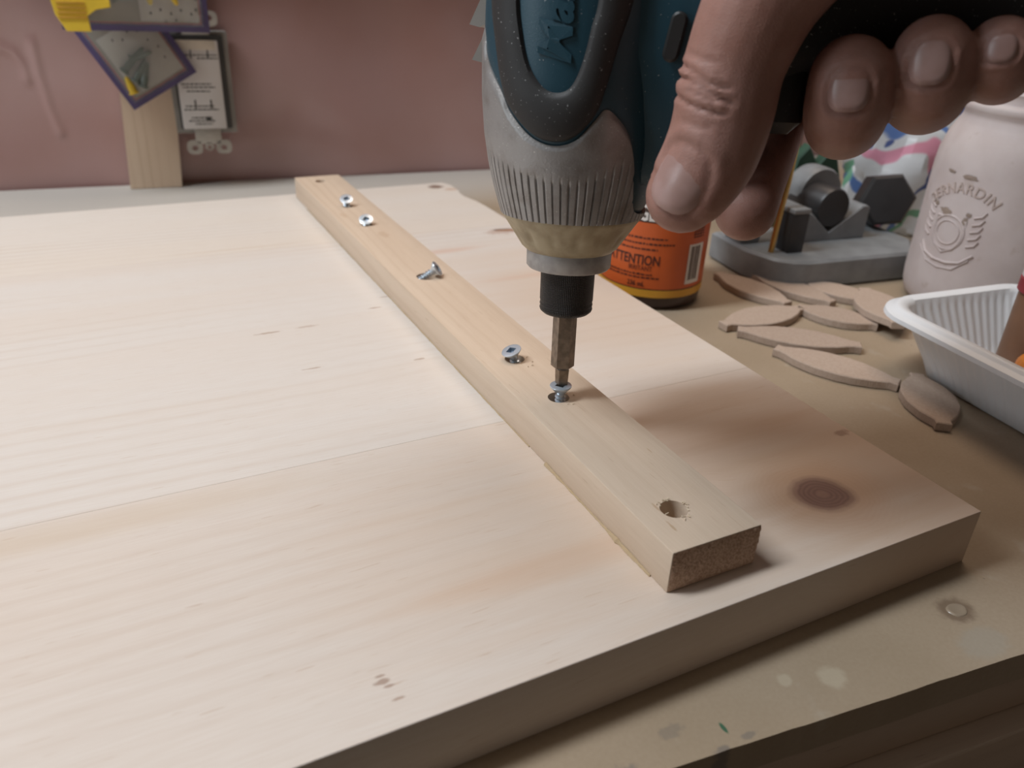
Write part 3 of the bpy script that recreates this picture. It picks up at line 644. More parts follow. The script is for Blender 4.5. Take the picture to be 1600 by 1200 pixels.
NAILS = []      # centre, axis towards the fingertip, normal, half width, half length, curvature radius
def nail(center, axis, normal, hw, hl, rc, sink=0.0):
    c, a, n = Vector(center), Vector(axis).normalized(), Vector(normal).normalized(); n = (n - a * n.dot(a)).normalized(); w = a.cross(n)
    # project the centre onto the hand surface along the normal
    C = np.array(c); N_ = np.array(n); d = co_ - C; h = d @ N_; lat = np.linalg.norm(d - h[:, None] * N_, axis=1)
    m = (lat < 0.0012) & (np.abs(h) < 0.02); top = h[m].max() if m.any() else 0
    c = c + n * (top + sink); C = np.array(c)
    A_, W_ = np.array(a), np.array(w); d = co_ - C; u = d @ W_; v = d @ A_; h = d @ N_
    near = (np.abs(h) < 0.008)
    q = (np.abs(u / hw) ** 2.8 + np.abs(v / hl) ** 2.8) ** (1 / 2.8)
    disp[near] += (-0.00050 * np.exp(-((q[near] - 1.03) / 0.10) ** 2) + 0.00035 * np.exp(-((q[near] - 1.30) / 0.16) ** 2) * (v[near] < hl * 0.5) - 0.00025 * (q[near] < 0.95))
    NAILS.append((c, a, n, w, hw, hl, rc))
nail((0.0342, -0.030, 0.0726), (-0.38, 0.04, -0.92), (-0.33, -0.92, 0.13), 0.0064, 0.0076, 0.0096, -0.0001)
nail((0.0652, -0.027, 0.0930), (-0.05, 0.10, 0.98), (-0.12, -0.98, 0.03), 0.0042, 0.0045, 0.0085, -0.0001)
nail((0.0806, -0.026, 0.0990), (-0.05, 0.10, 0.98), (-0.20, -0.97, 0.03), 0.0040, 0.0045, 0.0080, -0.0001)
nail((0.0942, -0.024, 0.1022), (-0.05, 0.10, 0.98), (-0.30, -0.95, 0.03), 0.0031, 0.0028, 0.0065, -0.0001)
co2 = co_ + no_ * disp[:, None]
hme.vertices.foreach_set('co', co2.ravel()); hme.update(); hme.name = 'hand'
hand = link('hand', hme, M_skin.m, None, True, 80); hand.matrix_world = DM
tag(hand, 'bare work-worn hand gripping the driver handle with thumb along its side', 'hand')
M_nail = NT('fingernail'); _c = M_nail.coord()
M_nail.set(Base_Color=M_nail.mix(M_nail.rng(M_nail.noise(_c, 160, 3), 0.35, 0.7), (0.37, 0.215, 0.185), (0.43, 0.265, 0.235)), Roughness=0.34, Subsurface_Weight=0.1, Subsurface_Scale=0.3, Specular_IOR_Level=0.5)
for c, a, n, w_, hw, hl, rc in NAILS:
    rows = []; NR = 9; NA = 28
    def pt(u, v, lift):
        z = -(rc - math.sqrt(max(1e-9, rc * rc - u * u))) - 0.045 * (v / hl) ** 2 * hl * 2
        return c + w_ * u + a * v + n * (z + lift)
    for k in range(NR + 1):
        r = max(k / NR, 0.001); row = []
        for i in range(NA):
            t = 2 * math.pi * i / NA; ct, st = math.cos(t), math.sin(t)
            row.append(pt(hw * r * math.copysign(abs(ct) ** 0.72, ct), hl * r * math.copysign(abs(st) ** 0.72, st), 0.00012 if k < NR - 1 else (0.0 if k == NR - 1 else -0.0006)))
        rows.append(row)
    mb = MB(); mb.grid(rows, True); mb.build('fingernail', M_nail.m, hand, True, 60)

# ------------------------------------------------------------------ glue bottle
BC = Vector((0.0392, 0.2146, 0)); BA = math.atan2(-0.1011 - BC.y, -0.2048 - BC.x)        # towards the viewer
glue = empty('glue_bottle', Matrix.Translation(BC) @ Matrix.Rotation(BA + math.pi / 2, 4, 'Z'))  # local -y faces the viewer
tag(glue, 'brown glue bottle with bright orange label and yellow stripe', 'bottle')
RB_ = 0.0264
M_brown = plain('brown_plastic', (0.060, 0.036, 0.030), 0.35)
M_orange = plain('orange_label', (0.60, 0.115, 0.026), 0.38, var=0.05)
M_yel = plain('yellow_stripe', (0.70, 0.36, 0.04), 0.4, var=0.05)
M_lbk = plain('label_brown', (0.075, 0.045, 0.035), 0.4)
M_wht = plain('label_white', (0.78, 0.75, 0.72), 0.5, var=0.04)
M_ink = plain('print_ink', (0.06, 0.018, 0.012), 0.6)
MB().lathe([(0.0215, 0.0), (0.0240, 0.0006), (0.0256, 0.0030), (RB_ - 0.0003, 0.0065), (RB_ - 0.0003, 0.080), (0.0250, 0.086), (0.0200, 0.092), (0.0120, 0.097), (0.0115, 0.104)], 64).build('body', M_brown, glue)
def band(z0, z1, r, d0, d1, m, name, parent=glue):
    mb = MB(); K = max(6, int(abs(d1 - d0) / 4)); rows = []
    for z, rr in ((z0, r - 0.0004), (z0, r), (z1, r), (z1, r - 0.0004)):
        rows.append([(rr * math.sin(math.radians(d0 + (d1 - d0) * i / K)), -rr * math.cos(math.radians(d0 + (d1 - d0) * i / K)), z) for i in range(K + 1)])
    mb.grid(rows); return mb.build(name, m, parent)
band(0.0070, 0.0108, RB_ + 0.0001, -180, 180, M_yel, 'yellow_stripe')
lab = band(0.0114, 0.0440, RB_ + 0.0001, -180, 180, M_orange, 'label')
band(0.0108, 0.0114, RB_ + 0.00005, -180, 180, M_ink, 'stripe_edge')
band(0.0443, 0.0780, RB_ + 0.0001, -180, 180, M_lbk, 'upper_label')
bar = band(0.0135, 0.0335, RB_ + 0.0003, 40, 62, M_wht, 'barcode_panel', lab)
xx = 43.0
mbb = MB()
while xx < 56:
    wv = rnd.choice((0.35, 0.5, 0.9)); z0, z1 = 0.0155, 0.0325
    pp = [((RB_ + 0.0004) * math.sin(math.radians(t)), -(RB_ + 0.0004) * math.cos(math.radians(t)), z) for t, z in ((xx, z0), (xx + wv, z0), (xx + wv, z1), (xx, z1))]
    mbb.add(pp, [(0, 1, 2, 3)]); xx += wv + rnd.choice((0.4, 0.6, 0.9))
mbb.build('barcode_bars', M_ink, lab, False)
def curved_text(body, z, arc0, size, m, name, parent, bold=0.0, align='LEFT', r=RB_ + 0.0003, cond=1.0):
    vs, fs = text_verts(body, size, 0, bold, 0.0, align); out = []
    for v in vs:
        a = (arc0 + v.x * cond) / r; out.append((r * math.sin(a), -r * math.cos(a), z + v.y))
    mb = MB(); mb.add(out, fs); return mb.build(name, m, parent, False)
curved_text('CAUTION / ATTENTION', 0.0235, 0.0042, 0.0068, M_ink, 'lettering', lab, 0.00012, 'RIGHT', cond=0.72)
curved_text('IRRITANT', 0.0205, -0.0052, 0.0034, M_ink, 'lettering', lab, 0, 'CENTER', cond=0.8)
curved_text('236 mL', 0.0125, -0.0065, 0.0036, M_ink, 'lettering', lab, 0.00005, 'CENTER', cond=0.8)
curved_text('GLUE', 0.0452, -0.0086, 0.0104, M_wht, 'lettering', glue, 0.0003, 'LEFT', cond=0.62)
def rules(z, a0, a1, seed):
    mb = MB(); a = a0; rr = random.Random(seed)
    while a < a1:
        l = rr.uniform(1.5, 4.5); h = rr.uniform(0.0006, 0.0009)
        b = min(a + l, a1); mb.add([((RB_ + 0.0003) * math.sin(math.radians(t)), -(RB_ + 0.0003) * math.cos(math.radians(t)), zz) for t, zz in ((a, z), (b, z), (b, z + h), (a, z + h))], [(0, 1, 2, 3)]); a = b + rr.uniform(0.6, 1.4)
    mb.build('small_print', M_ink, lab, False)
for i, (z, a0, a1) in enumerate(((0.0362, -45, 14), (0.0335, -60, 22), (0.0308, -55, 5), (0.0182, -50, 2), (0.0166, -55, 10), (0.0420, 44, 60), (0.0407, 44, 60), (0.0394, 44, 60), (0.0381, 44, 60), (0.0368, 44, 60))): rules(z, a0, a1, i)
MB().lathe([(0.0135, 0.098), (0.0140, 0.0985), (0.0140, 0.112), (0.0085, 0.116), (0.0060, 0.128), (0.0045, 0.1285)], 40, lambda t, r, z: r * (1 + (0.02 * math.cos(t * 20) if z < 0.113 else 0))).build('cap', plain('glue_cap', (0.72, 0.13, 0.02), 0.4), glue)

# ------------------------------------------------------------------ wood biscuits
M_bis = []
for i in range(3):
    s = NT('pressed_beech'); c = s.coord(); f = s.noise(c, 900, 3)
    o = s.sep(c)
    lat = s.math('MULTIPLY', s.math('SINE', s.math('MULTIPLY', s.math('ADD', o[0], o[1]), 3600)), s.math('SINE', s.math('MULTIPLY', s.math('SUBTRACT', o[0], o[1]), 3600)))
    col = s.mix(s.rng(f, 0.3, 0.7), (0.445 - 0.03 * i, 0.345 - 0.025 * i, 0.275 - 0.02 * i), (0.485 - 0.03 * i, 0.385 - 0.025 * i, 0.315 - 0.02 * i))
    s.set(Base_Color=col, Roughness=0.8, Specular_IOR_Level=0.15); s.bump(s.math('ADD', lat, f), 0.2, 0.0002); M_bis.append(s.m)
def biscuit(x, y, z, ang, hl, hw, label, tilt=(0, 0), mi=0):
    n = 16; R = (hl * hl + hw * hw) / (2 * hw); top = []
    for i in range(n + 1):
        u = -hl + 2 * hl * i / n; v = math.sqrt(R * R - u * u) - (R - hw); top.append((u, max(v, 0.0030) + rnd.uniform(-.0002, .0002)))
    pts = [(u, -v) for u, v in top] + [(u, v) for u, v in reversed(top)]
    mb = MB(); mb.prism(pts, 0, 0.0037, 0.0004); o = mb.build('wood_biscuit', M_bis[mi], None, True, 40)
    o.location = (x, y, z); o.rotation_euler = (tilt[0], tilt[1], math.radians(ang)); return tag(o, label, 'wood biscuit', 'wood biscuits scattered on the bench')
biscuit(0.0905, 0.1935, 0.0001, -84, 0.0245, 0.0098, 'leftmost wood biscuit of the back row, nearest the orange bottle', mi=0)
biscuit(0.1118, 0.1862, 0.0001, -79, 0.0250, 0.0095, 'wood biscuit in the back row, second from the orange bottle', mi=1)
biscuit(0.1325, 0.1720, 0.0001, -66, 0.0190, 0.0098, 'wood biscuit partly covered, third in the back row, right of its middle', mi=0)
biscuit(0.1282, 0.1430, 0.0040, -122, 0.0262, 0.0115, 'upright-looking wood biscuit resting on another, nearest the frosted jar', (0.06, -0.05), mi=0)
biscuit(0.0690, 0.1610, 0.0001, 2, 0.0255, 0.0100, 'wood biscuit pointing left to right, in the middle row at its left end', mi=0)
biscuit(0.1050, 0.1480, 0.0001, -56, 0.0190, 0.0095, 'small wood biscuit in the middle row, tucked between two others', mi=1)
biscuit(0.0668, 0.1350, 0.0001, -41, 0.0272, 0.0098, 'long wood biscuit above the frontmost long one, its tip towards the bottle', mi=1)
biscuit(0.0606, 0.1072, 0.0001, -62, 0.0262, 0.0100, 'long wood biscuit lying closest to the panel edge, second from the front', mi=0)
biscuit(0.0735, 0.0702, 0.0001, -128, 0.0215, 0.0105, 'frontmost wood biscuit, lying against the white tray', mi=1)

# ------------------------------------------------------------------ grey cast stand with V block
stand = empty('vee_block_stand', frame((0.9926, -0.1211, 0), (0.1211, 0.9926, 0), (0, 0, 1), (0.1213, 0.1864, 0)))
tag(stand, 'grey cast metal stand with vee block and square post behind the biscuits', 'tool stand')
M_grey = plain('grey_paint', (0.235, 0.250, 0.262), 0.42, var=0.12, scale=90, bump=0.1)
M_dgrey = plain('dark_iron', (0.045, 0.045, 0.047), 0.4, 0.3)
base = [(0.0, 0.0), (0.070, 0.0), (0.088, 0.020), (0.088, 0.060), (-0.022, 0.060), (-0.022, 0.028), (-0.016, 0.009), (-0.008, 0.0025)]
MB().prism(base, 0, 0.016, 0.0015).build('base_plate', M_grey, stand)
def loc_st(wx, wy): d = Vector((wx - 0.1213, wy - 0.1864)); return d.x * 0.9926 - d.y * 0.1211, d.x * 0.1211 + d.y * 0.9926
vx, vy = loc_st(0.1465, 0.2132)
mb = MB(); mb.M = frame((1, 0, 0), (0, 0, 1), (0, -1, 0), (vx, vy, 0))
mb.prism([(-0.003, 0.016), (0.0392, 0.016), (0.0392, 0.0334), (0.0372, 0.0350), (0.0342, 0.0350), (0.0133, 0.0208), (-0.0010, 0.0325), (-0.003, 0.0325)], -0.020, 0.0, 0.0005); mb.build('vee_block', M_grey, stand, True, 30)
mb = MB(); mb.M = frame((1, 0, 0), (0, 0, 1), (0, -1, 0), (vx + 0.0135, vy + 0.012, 0.0345))
mb.lathe([(0.0040, -0.016), (0.0108, -0.016), (0.0112, -0.014), (0.0112, 0.010), (0.0104, 0.0115), (0.004, 0.012)], 36); mb.build('roller', M_dgrey, stand)
mb = MB(); mb.M = frame((1, 0, 0), (0, 0, 1), (0, -1, 0), (vx + 0.0175, vy + 0.022, 0.0380))
mb.lathe([(0.006, -0.010), (0.0145, -0.010), (0.0150, -0.008), (0.0150, 0.002), (0.0140, 0.004), (0.006, 0.004)], 40); mb.build('flange', M_grey, stand)
px_, py_ = loc_st(0.1246, 0.2010)
mb = MB(); mb.box((px_ - 0.0052, py_, 0.0155), (px_ + 0.0052, py_ + 0.0104, 0.0372), 0.0006); mb.build('square_post', M_dgrey, stand)
mb = MB(); mb.box((px_ - 0.0056, py_ - 0.0004, 0.0372), (px_ + 0.0056, py_ + 0.028, 0.0400), 0.0008); mb.build('post_cap', M_grey, stand)
mb = MB(); mb.tube([(px_ - 0.0125, py_ + 0.004, 0.016), (px_ - 0.0120, py_ + 0.004, 0.030), (px_ - 0.0085, py_ + 0.006, 0.055), (px_ - 0.0065, py_ + 0.008, 0.085)], [0.0016] * 4, 10); mb.build('brass_rod', NT('brass').set(Base_Color=(0.55, 0.36, 0.13), Metallic=1.0, Roughness=0.3).m, stand)
mb = MB(); mb.box((px_ - 0.022, py_ + 0.020, 0.0155), (px_ - 0.008, py_ + 0.036, 0.060), 0.002); mb.build('upright_arm', M_grey, stand)
mb = MB(); mb.lathe([(0.0045, 0.060), (0.0052, 0.061), (0.0052, 0.066), (0.0042, 0.067), (0.0042, 0.090), (0.0055, 0.092)], 20); mb.v = [(x + px_ - 0.013, y + py_ + 0.028, z) for x, y, z in mb.v]; mb.build('black_spindle', M_dgrey, stand)
# a black hexagonal knob lying beside the vee block
knob = MB()
knob.M = axis_frame((-0.55, -0.80, 0.22), (0.2115, 0.2205, 0.0330))
knob.lathe([(0.004, -0.013), (0.0155, -0.012), (0.0165, -0.010), (0.0165, 0.004), (0.0145, 0.007), (0.006, 0.008)], 6)
tag(knob.build('hex_knob', M_dgrey, None, True, 20), 'black hexagonal knob on the grey stand beside the frosted jar', 'knob')
# cardboard box and green clip behind the stand
M_card = plain('brown_card', (0.23, 0.155, 0.10), 0.8)
cb = empty('cardboard_box', frame((0.97, -0.24, 0), (0.24, 0.97, 0), (0, 0, 1), (0.185, 0.285, 0)))
tag(cb, 'plain brown cardboard box standing behind the grey vee block stand', 'box')
MB().box((-0.024, 0, 0), (0.014, 0.04, 0.098), 0.001).build('carton', M_card, cb); MB().box((-0.022, -0.0008, 0.060), (0.012, 0.0, 0.092), 0.0003).build('pale_label', plain('card_label', (0.50, 0.42, 0.40), 0.6), cb)
gc = MB(); gc.M = frame((0.98, -0.2, 0), (0, 0, 1), (-0.2, -0.98, 0), (0.186, 0.262, 0.0))
gc.prism([(-0.016, 0), (0.020, 0), (0.020, 0.040), (0.012, 0.060), (0.002, 0.048), (-0.006, 0.060), (-0.013, 0.052), (-0.016, 0.030)], 0.0, 0.008, 0.001)
tag(gc.build('spring_clip', plain('green_plastic', (0.035, 0.085, 0.055), 0.45), None, True, 30), 'dark green jagged plastic clip peeking above the vee block roller', 'clip')

# ------------------------------------------------------------------ printed plastic bag
s = NT('printed_film'); c = s.coord(); o = s.sep(c)
warp = s.noise(c, 22, 2)
st = s.math('ADD', s.math('ADD', s.math('MULTIPLY', o[0], 11), s.math('MULTIPLY', o[2], 15)), s.math('MULTIPLY', warp, 1.6))
fr = s.math('FRACT', st); col = (0.66, 0.68, 0.70)
col = s.mix(s.math('MULTIPLY', s.rng(fr, 0.10, 0.14), s.rng(fr, 0.34, 0.30)), col, (0.68, 0.30, 0.40))
col = s.mix(s.math('MULTIPLY', s.rng(fr, 0.48, 0.51), s.rng(fr, 0.64, 0.60)), col, (0.11, 0.20, 0.45))
st2 = s.math('FRACT', s.math('ADD', s.math('SUBTRACT', s.math('MULTIPLY', o[0], 14), s.math('MULTIPLY', o[2], 9)), s.math('MULTIPLY', warp, 2.2)))
col = s.mix(s.math('MULTIPLY', s.rng(st2, 0.70, 0.72), s.rng(st2, 0.84, 0.82)), col, (0.16, 0.36, 0.24))
col = s.mix(s.math('MULTIPLY', s.rng(st2, 0.30, 0.31), s.rng(st2, 0.36, 0.35)), col, (0.08, 0.12, 0.30))
s.set(Base_Color=col, Roughness=0.3, Specular_IOR_Level=0.6)
mb = MB(); rows = []
for k in range(26):
    v = k / 25; row = []
    for i in range(40):
        a = 2 * math.pi * i / 40
        r0 = (0.040 + 0.008 * math.sin(v * 5)) * (1 - 0.75 * max(0, v - 0.7) / 0.3) * (0.9 if k else 0.8)
        w = 0.10 * math.sin(a * 3 + v * 4) + 0.08 * math.sin(a * 7 - v * 9) + 0.05 * math.sin(a * 13 + v * 17)
        row.append((1.25 * r0 * (1 + w) * math.cos(a), 0.65 * r0 * (1 + w) * math.sin(a), 0.112 * v + (0.0025 * math.sin(a * 5 + v * 11) if k else 0)))
    rows.append(row)
mb.grid(rows, True); mb.f.append(tuple(range(40))); mb.f.append(tuple(range(25 * 40, 26 * 40)))
bag = mb.build('printed_bag', s.m, None, True, 28); bag.location = (0.285, 0.250, 0); bag.rotation_euler = (0, 0, -0.5)
tag(bag, 'crumpled white plastic bag printed pink, blue and green behind the jar', 'bag')

# ------------------------------------------------------------------ frosted mason jar
JC = Vector((0.1981, 0.1371, 0)); JA = math.atan2(-0.1011 - JC.y, -0.2048 - JC.x)
jar = empty('mason_jar', Matrix.Translation(JC) @ Matrix.Rotation(JA + math.pi / 2, 4, 'Z'))
tag(jar, 'pale pink frosted mason jar with embossed crest', 'jar')
s = NT('chalky_pink'); c = s.coord(); o = s.sep(c); n = s.noise(c, 70, 5); f = s.noise(c, 900, 3)
col = s.mix(s.rng(n, 0.3, 0.7), (0.54, 0.455, 0.435), (0.60, 0.52, 0.50)); 
col = s.mix(s.math('MULTIPLY', s.rng(s.noise(c, 110, 4), 0.64, 0.72), 0.35), col, (0.40, 0.30, 0.25))
s.set(Base_Color=col, Roughness=0.62, Subsurface_Weight=0.05, Subsurface_Scale=0.2); s.bump(f, 0.15, 0.0003); M_jar = s.m
M_worn = plain('worn_glass', (0.30, 0.235, 0.195), 0.4)
JR = 0.0400
JP = [(0.030, 0.0), (0.0345, 0.0006), (0.0380, 0.0035), (0.0395, 0.0085), (JR, 0.014), (JR, 0.070), (0.0395, 0.077), (0.0375, 0.085), (0.0350, 0.0905), (0.0335, 0.0935), (0.0332, 0.0955), (0.0345, 0.0970), (0.0350, 0.0990), (0.0345, 0.1008), (0.0325, 0.1018), (0.0322, 0.1050), (0.0330, 0.1062), (0.0322, 0.1078), (0.0322, 0.1120), (0.0312, 0.1128), (0.0295, 0.1120), (0.0295, 0.095), (0.0360, 0.075), (0.0370, 0.012), (0.030, 0.004), (0.0005, 0.004)]
MB().lathe(JP, 96, close=False).build('glass_body', M_jar, jar, True, 50)
def jar_pt(arc, z, r): a = arc / JR; return (r * math.sin(a), -r * math.cos(a), z)
EA, EZ = -0.0245, 0.0430     # crest centre: arc length to the left of the facing line, height
vs, fs = text_verts('BERNARDIN', 0.0074, 0, 0.00005, 0.00045, 'CENTER', 1.12)
mb = MB(); out = []
for v in vs:
    th = (v.x - 0.004) / 0.026; R_ = 0.0215 + v.y; arc = EA + 0.004 + R_ * math.sin(th); z = EZ - 0.0010 + R_ * math.cos(th) * 0.92
    out.append(jar_pt(arc, z, JR + 0.00005 + v.z))
mb.add(out, fs); mb.build('embossed_lettering', plain('worn_letter', (0.44, 0.36, 0.325), 0.55), jar, False)
em = MB()
def curve_on_jar(pts, rad): em.tube([jar_pt(EA + x * 1.3, EZ - 0.001 + z * 1.1, JR + 0.0001) for x, z in pts], rad, 6)
curve_on_jar([(0.0075 * math.cos(t) * 0.9, 0.0075 * math.sin(t)) for t in [2 * math.pi * i / 28 for i in range(29)]], 0.0005)
curve_on_jar([(0.0048 * math.cos(t), 0.0052 * math.sin(t)) for t in [2 * math.pi * i / 24 for i in range(25)]], 0.0004)
curve_on_jar([(-0.0062, 0.0062), (-0.0062, -0.002), (-0.0040, -0.0065), (0, -0.0090), (0.0040, -0.0065), (0.0062, -0.002), (0.0062, 0.0062), (-0.0062, 0.0062)], 0.0006)
curve_on_jar([(-0.011, -0.0075), (-0.008, -0.0115), (-0.003, -0.0130), (0.003, -0.0130), (0.008, -0.0115), (0.012, -0.007)], 0.0008)
curve_on_jar([(-0.012, -0.010), (-0.006, -0.0150), (0.0, -0.0160), (0.006, -0.0150), (0.011, -0.0095)], 0.0006)
for sx in (-1, 1):
    for k in range(5):
        z0 = -0.004 + k * 0.0032; curve_on_jar([(sx * 0.0085, z0), (sx * 0.0112, z0 + 0.0012), (sx * 0.0122, z0 + 0.0034)], 0.0006)
em.build('embossed_crest', M_jar, jar, True, 60)
em = MB()
def blob(x, z, a, b):
    N_ = 14; rr = [1 + rnd.uniform(-0.3, 0.3) for _ in range(N_)]
    em.add([jar_pt(EA + x * 1.2 + a * rr[i] * math.cos(2 * math.pi * i / N_), EZ + z + b * rr[i] * math.sin(2 * math.pi * i / N_), JR + 0.0003) for i in range(N_)] + [jar_pt(EA + x, EZ + z, JR + 0.0005)], [(i, (i + 1) % N_, N_) for i in range(N_)])
for q in ((-0.0035, 0.0085, 0.0036, 0.0017), (0.0062, 0.0060, 0.0014, 0.0022), (0.0070, 0.0095, 0.0015, 0.0010), (-0.0095, 0.0105, 0.0010, 0.0012), (0.003, 0.0262, 0.0040, 0.0010), (-0.006, 0.027, 0.0022, 0.0008)): blob(*q)
em.build('worn_patch', M_worn, jar, False)

# ------------------------------------------------------------------ white ribbed tray with odds and ends
TA = math.radians(-6)
tray = empty('plastic_tray', frame((math.cos(TA), math.sin(TA), 0), (-math.sin(TA), math.cos(TA), 0), (0, 0, 1), (0.0748, 0.1125, 0)))
tag(tray, 'white ribbed plastic food tray at the right edge', 'tray')
M_tray = NT('white_polypropylene').set(Base_Color=(0.78, 0.81, 0.84), Roughness=0.35, Subsurface_Weight=0.12, Subsurface_Scale=0.4, Subsurface_Radius=(0.004, 0.004, 0.004)).m
TW, TL, TH_ = 0.095, 0.150, 0.030
def tray_ring(inset, z, r, rib=0.0):
    out = []
    base_ = rounded(inset, TW - inset, -TL + inset, -inset, max(r, 0.004), 8)
    # resample densely so ribs can be carved
    P = base_ + [base_[0]]; acc = [0]
    for a, b in zip(P[:-1], P[1:]): acc.append(acc[-1] + math.dist(a, b))
    M_ = 420
    for k in range(M_):
        d = acc[-1] * k / M_; x = np.interp(d, acc, [p[0] for p in P]); y = np.interp(d, acc, [p[1] for p in P])
        if rib:
            f = 0.5 + 0.5 * math.cos(d / acc[-1] * 2 * math.pi * 84); cx, cy = TW / 2, -TL / 2; L = math.hypot(x - cx, y - cy); x += (cx - x) / L * rib * f; y += (cy - y) / L * rib * f
        out.append((x, y, z))
    return out
rows = [tray_ring(0.0, TH_ - 0.0035, 0.020), tray_ring(0.0003, TH_ - 0.0018, 0.020), tray_ring(0.0022, TH_ - 0.0010, 0.019), tray_ring(0.0030, TH_ - 0.0006, 0.018), tray_ring(0.0036, TH_ + 0.0004, 0.018), tray_ring(0.0048, TH_ + 0.0006, 0.017), tray_ring(0.0078, TH_ - 0.0002, 0.0145), tray_ring(0.0086, TH_ - 0.0020, 0.0140),
        tray_ring(0.0092, TH_ - 0.0045, 0.0135, 0.0008), tray_ring(0.0175, 0.008, 0.0110, 0.0008), tray_ring(0.0200, 0.0022, 0.0100, 0.0004), tray_ring(0.0225, 0.0009, 0.0080), tray_ring(0.040, 0.0009, 0.004)]
mb = MB(); mb.grid(rows, True); nn = 420; mb.f.append(tuple(range(len(mb.v) - nn, len(mb.v))))
rows2 = [tray_ring(0.0, TH_ - 0.0035, 0.020), tray_ring(0.0010, TH_ - 0.0034, 0.0195), tray_ring(0.0030, TH_ - 0.0018, 0.0185), tray_ring(0.0074, TH_ - 0.0016, 0.0148), tray_ring(0.0082, TH_ - 0.0050, 0.0142, 0.0008), tray_ring(0.0165, 0.008, 0.0118, 0.0008), tray_ring(0.0192, 0.0012, 0.0105, 0.0004), tray_ring(0.0215, 0.0, 0.0085), tray_ring(0.040, 0.0, 0.004)]
mb.grid(rows2, True); mb.f.append(tuple(range(len(mb.v) - nn, len(mb.v))))
mb.build('tray_shell', M_tray, tray, True, 50)
TMW = tray.matrix_world.copy()
def in_tray(x, y, z): return TMW @ Vector((x, y, z))
mb = MB(); mb.lathe([(0.0080, 0.0), (0.0100, 0.0006), (0.0106, 0.0020), (0.0102, 0.0160), (0.0094, 0.0176), (0.004, 0.0180)], 72, lambda t, r, z: r * (1 + (0.018 * math.cos(24 * t) if r > 0.0101 else 0)))
oc = mb.build('bottle_cap', plain('orange_cap', (0.70, 0.24, 0.04), 0.4), None, True, 40); oc.location = in_tray(0.0455, -0.0545, 0.0011); tag(oc, 'orange plastic cap lying inside the white tray', 'cap')
rb = empty('small_bottle', Matrix.Translation(in_tray(0.0612, -0.0345, 0.0011))); tag(rb, 'small brown bottle with red and white lid standing in the white tray', 'bottle')
MB().lathe([(0.0085, 0), (0.0100, 0.0008), (0.0104, 0.003), (0.0104, 0.036), (0.0090, 0.040)], 40).build('body', plain('amber_brown', (0.20, 0.105, 0.06), 0.35), rb)
MB().lathe([(0.0110, 0.0375), (0.0114, 0.0380), (0.0114, 0.0430), (0.0110, 0.0434)], 48).build('red_band', plain('red_plastic', (0.30, 0.035, 0.045), 0.4), rb)
MB().lathe([(0.0108, 0.0434), (0.0111, 0.0438), (0.0111, 0.0500), (0.0106, 0.0510)], 48).build('white_lid', plain('white_lid', (0.66, 0.64, 0.63), 0.4), rb)
MB().lathe([(0.0108, 0.0509), (0.0112, 0.0513), (0.0106, 0.0550), (0.004, 0.0558)], 48).build('red_top', plain('red_plastic_top', (0.30, 0.035, 0.045), 0.4), rb)

# ------------------------------------------------------------------ back wall: board, outlet, hanging anchor packs
def wallobj(name, loc=(0, 0, 0), rz=0.0): return empty(name, WALL @ Matrix.Translation(loc) @ Matrix.Rotation(rz, 4, 'Y'))
M_stud = wood('stud_wood', (0.66, 0.51, 0.38), (0.48, 0.33, 0.22), (0.62, 0.47, 0.34), axis='Z', seed=8.2, ringf=160, ring=0.5)
mb = MB(); rows = []
mb.prism([(0.0810, -0.0125), (0.1145, -0.0125), (0.1145, -0.0005), (0.0810, -0.0005)], 0.0, 0.190, 0.0006)
mb.v = [(x + 0.012 * (z / 0.19), y, z) for x, y, z in mb.v]
bd = mb.build('pine_stud', M_stud); bd.matrix_world = WALL; tag(bd, 'short upright pine board against the maroon wall below the packets', 'board')
M_obox = plain('grey_box', (0.33, 0.315, 0.29), 0.5, bump=0.1); M_yoke = plain('yoke_steel', (0.50, 0.48, 0.44), 0.45, 0.7); M_face = plain('white_sticker', (0.68, 0.655, 0.64), 0.5, var=0.03); M_blk = plain('black_device', (0.05, 0.05, 0.048), 0.5)
outlet = wallobj('wall_outlet', (0.1365, 0.0, 0.0705), math.radians(0.3)); tag(outlet, 'uncovered outlet with white stickered face and steel ears on the wall', 'outlet')
MB().prism([(-0.0195, -0.014), (0.0195, -0.014), (0.0195, 0.0), (-0.0195, 0.0)], -0.0335, 0.0310, 0.0008).build('wall_box', M_obox, outlet)
MB().box((-0.0165, -0.0185, -0.0300), (0.0165, -0.0135, 0.0290), 0.0008).build('device_body', M_blk, outlet)
MB().box((-0.0150, -0.0215, -0.0295), (0.0128, -0.0180, 0.0262), 0.0008).build('face', M_face, outlet)
MB().box((-0.0150, -0.0220, 0.0205), (0.0110, -0.0213, 0.0265), 0.0003).build('peeling_label', plain('old_tape', (0.62, 0.555, 0.46), 0.6), outlet)
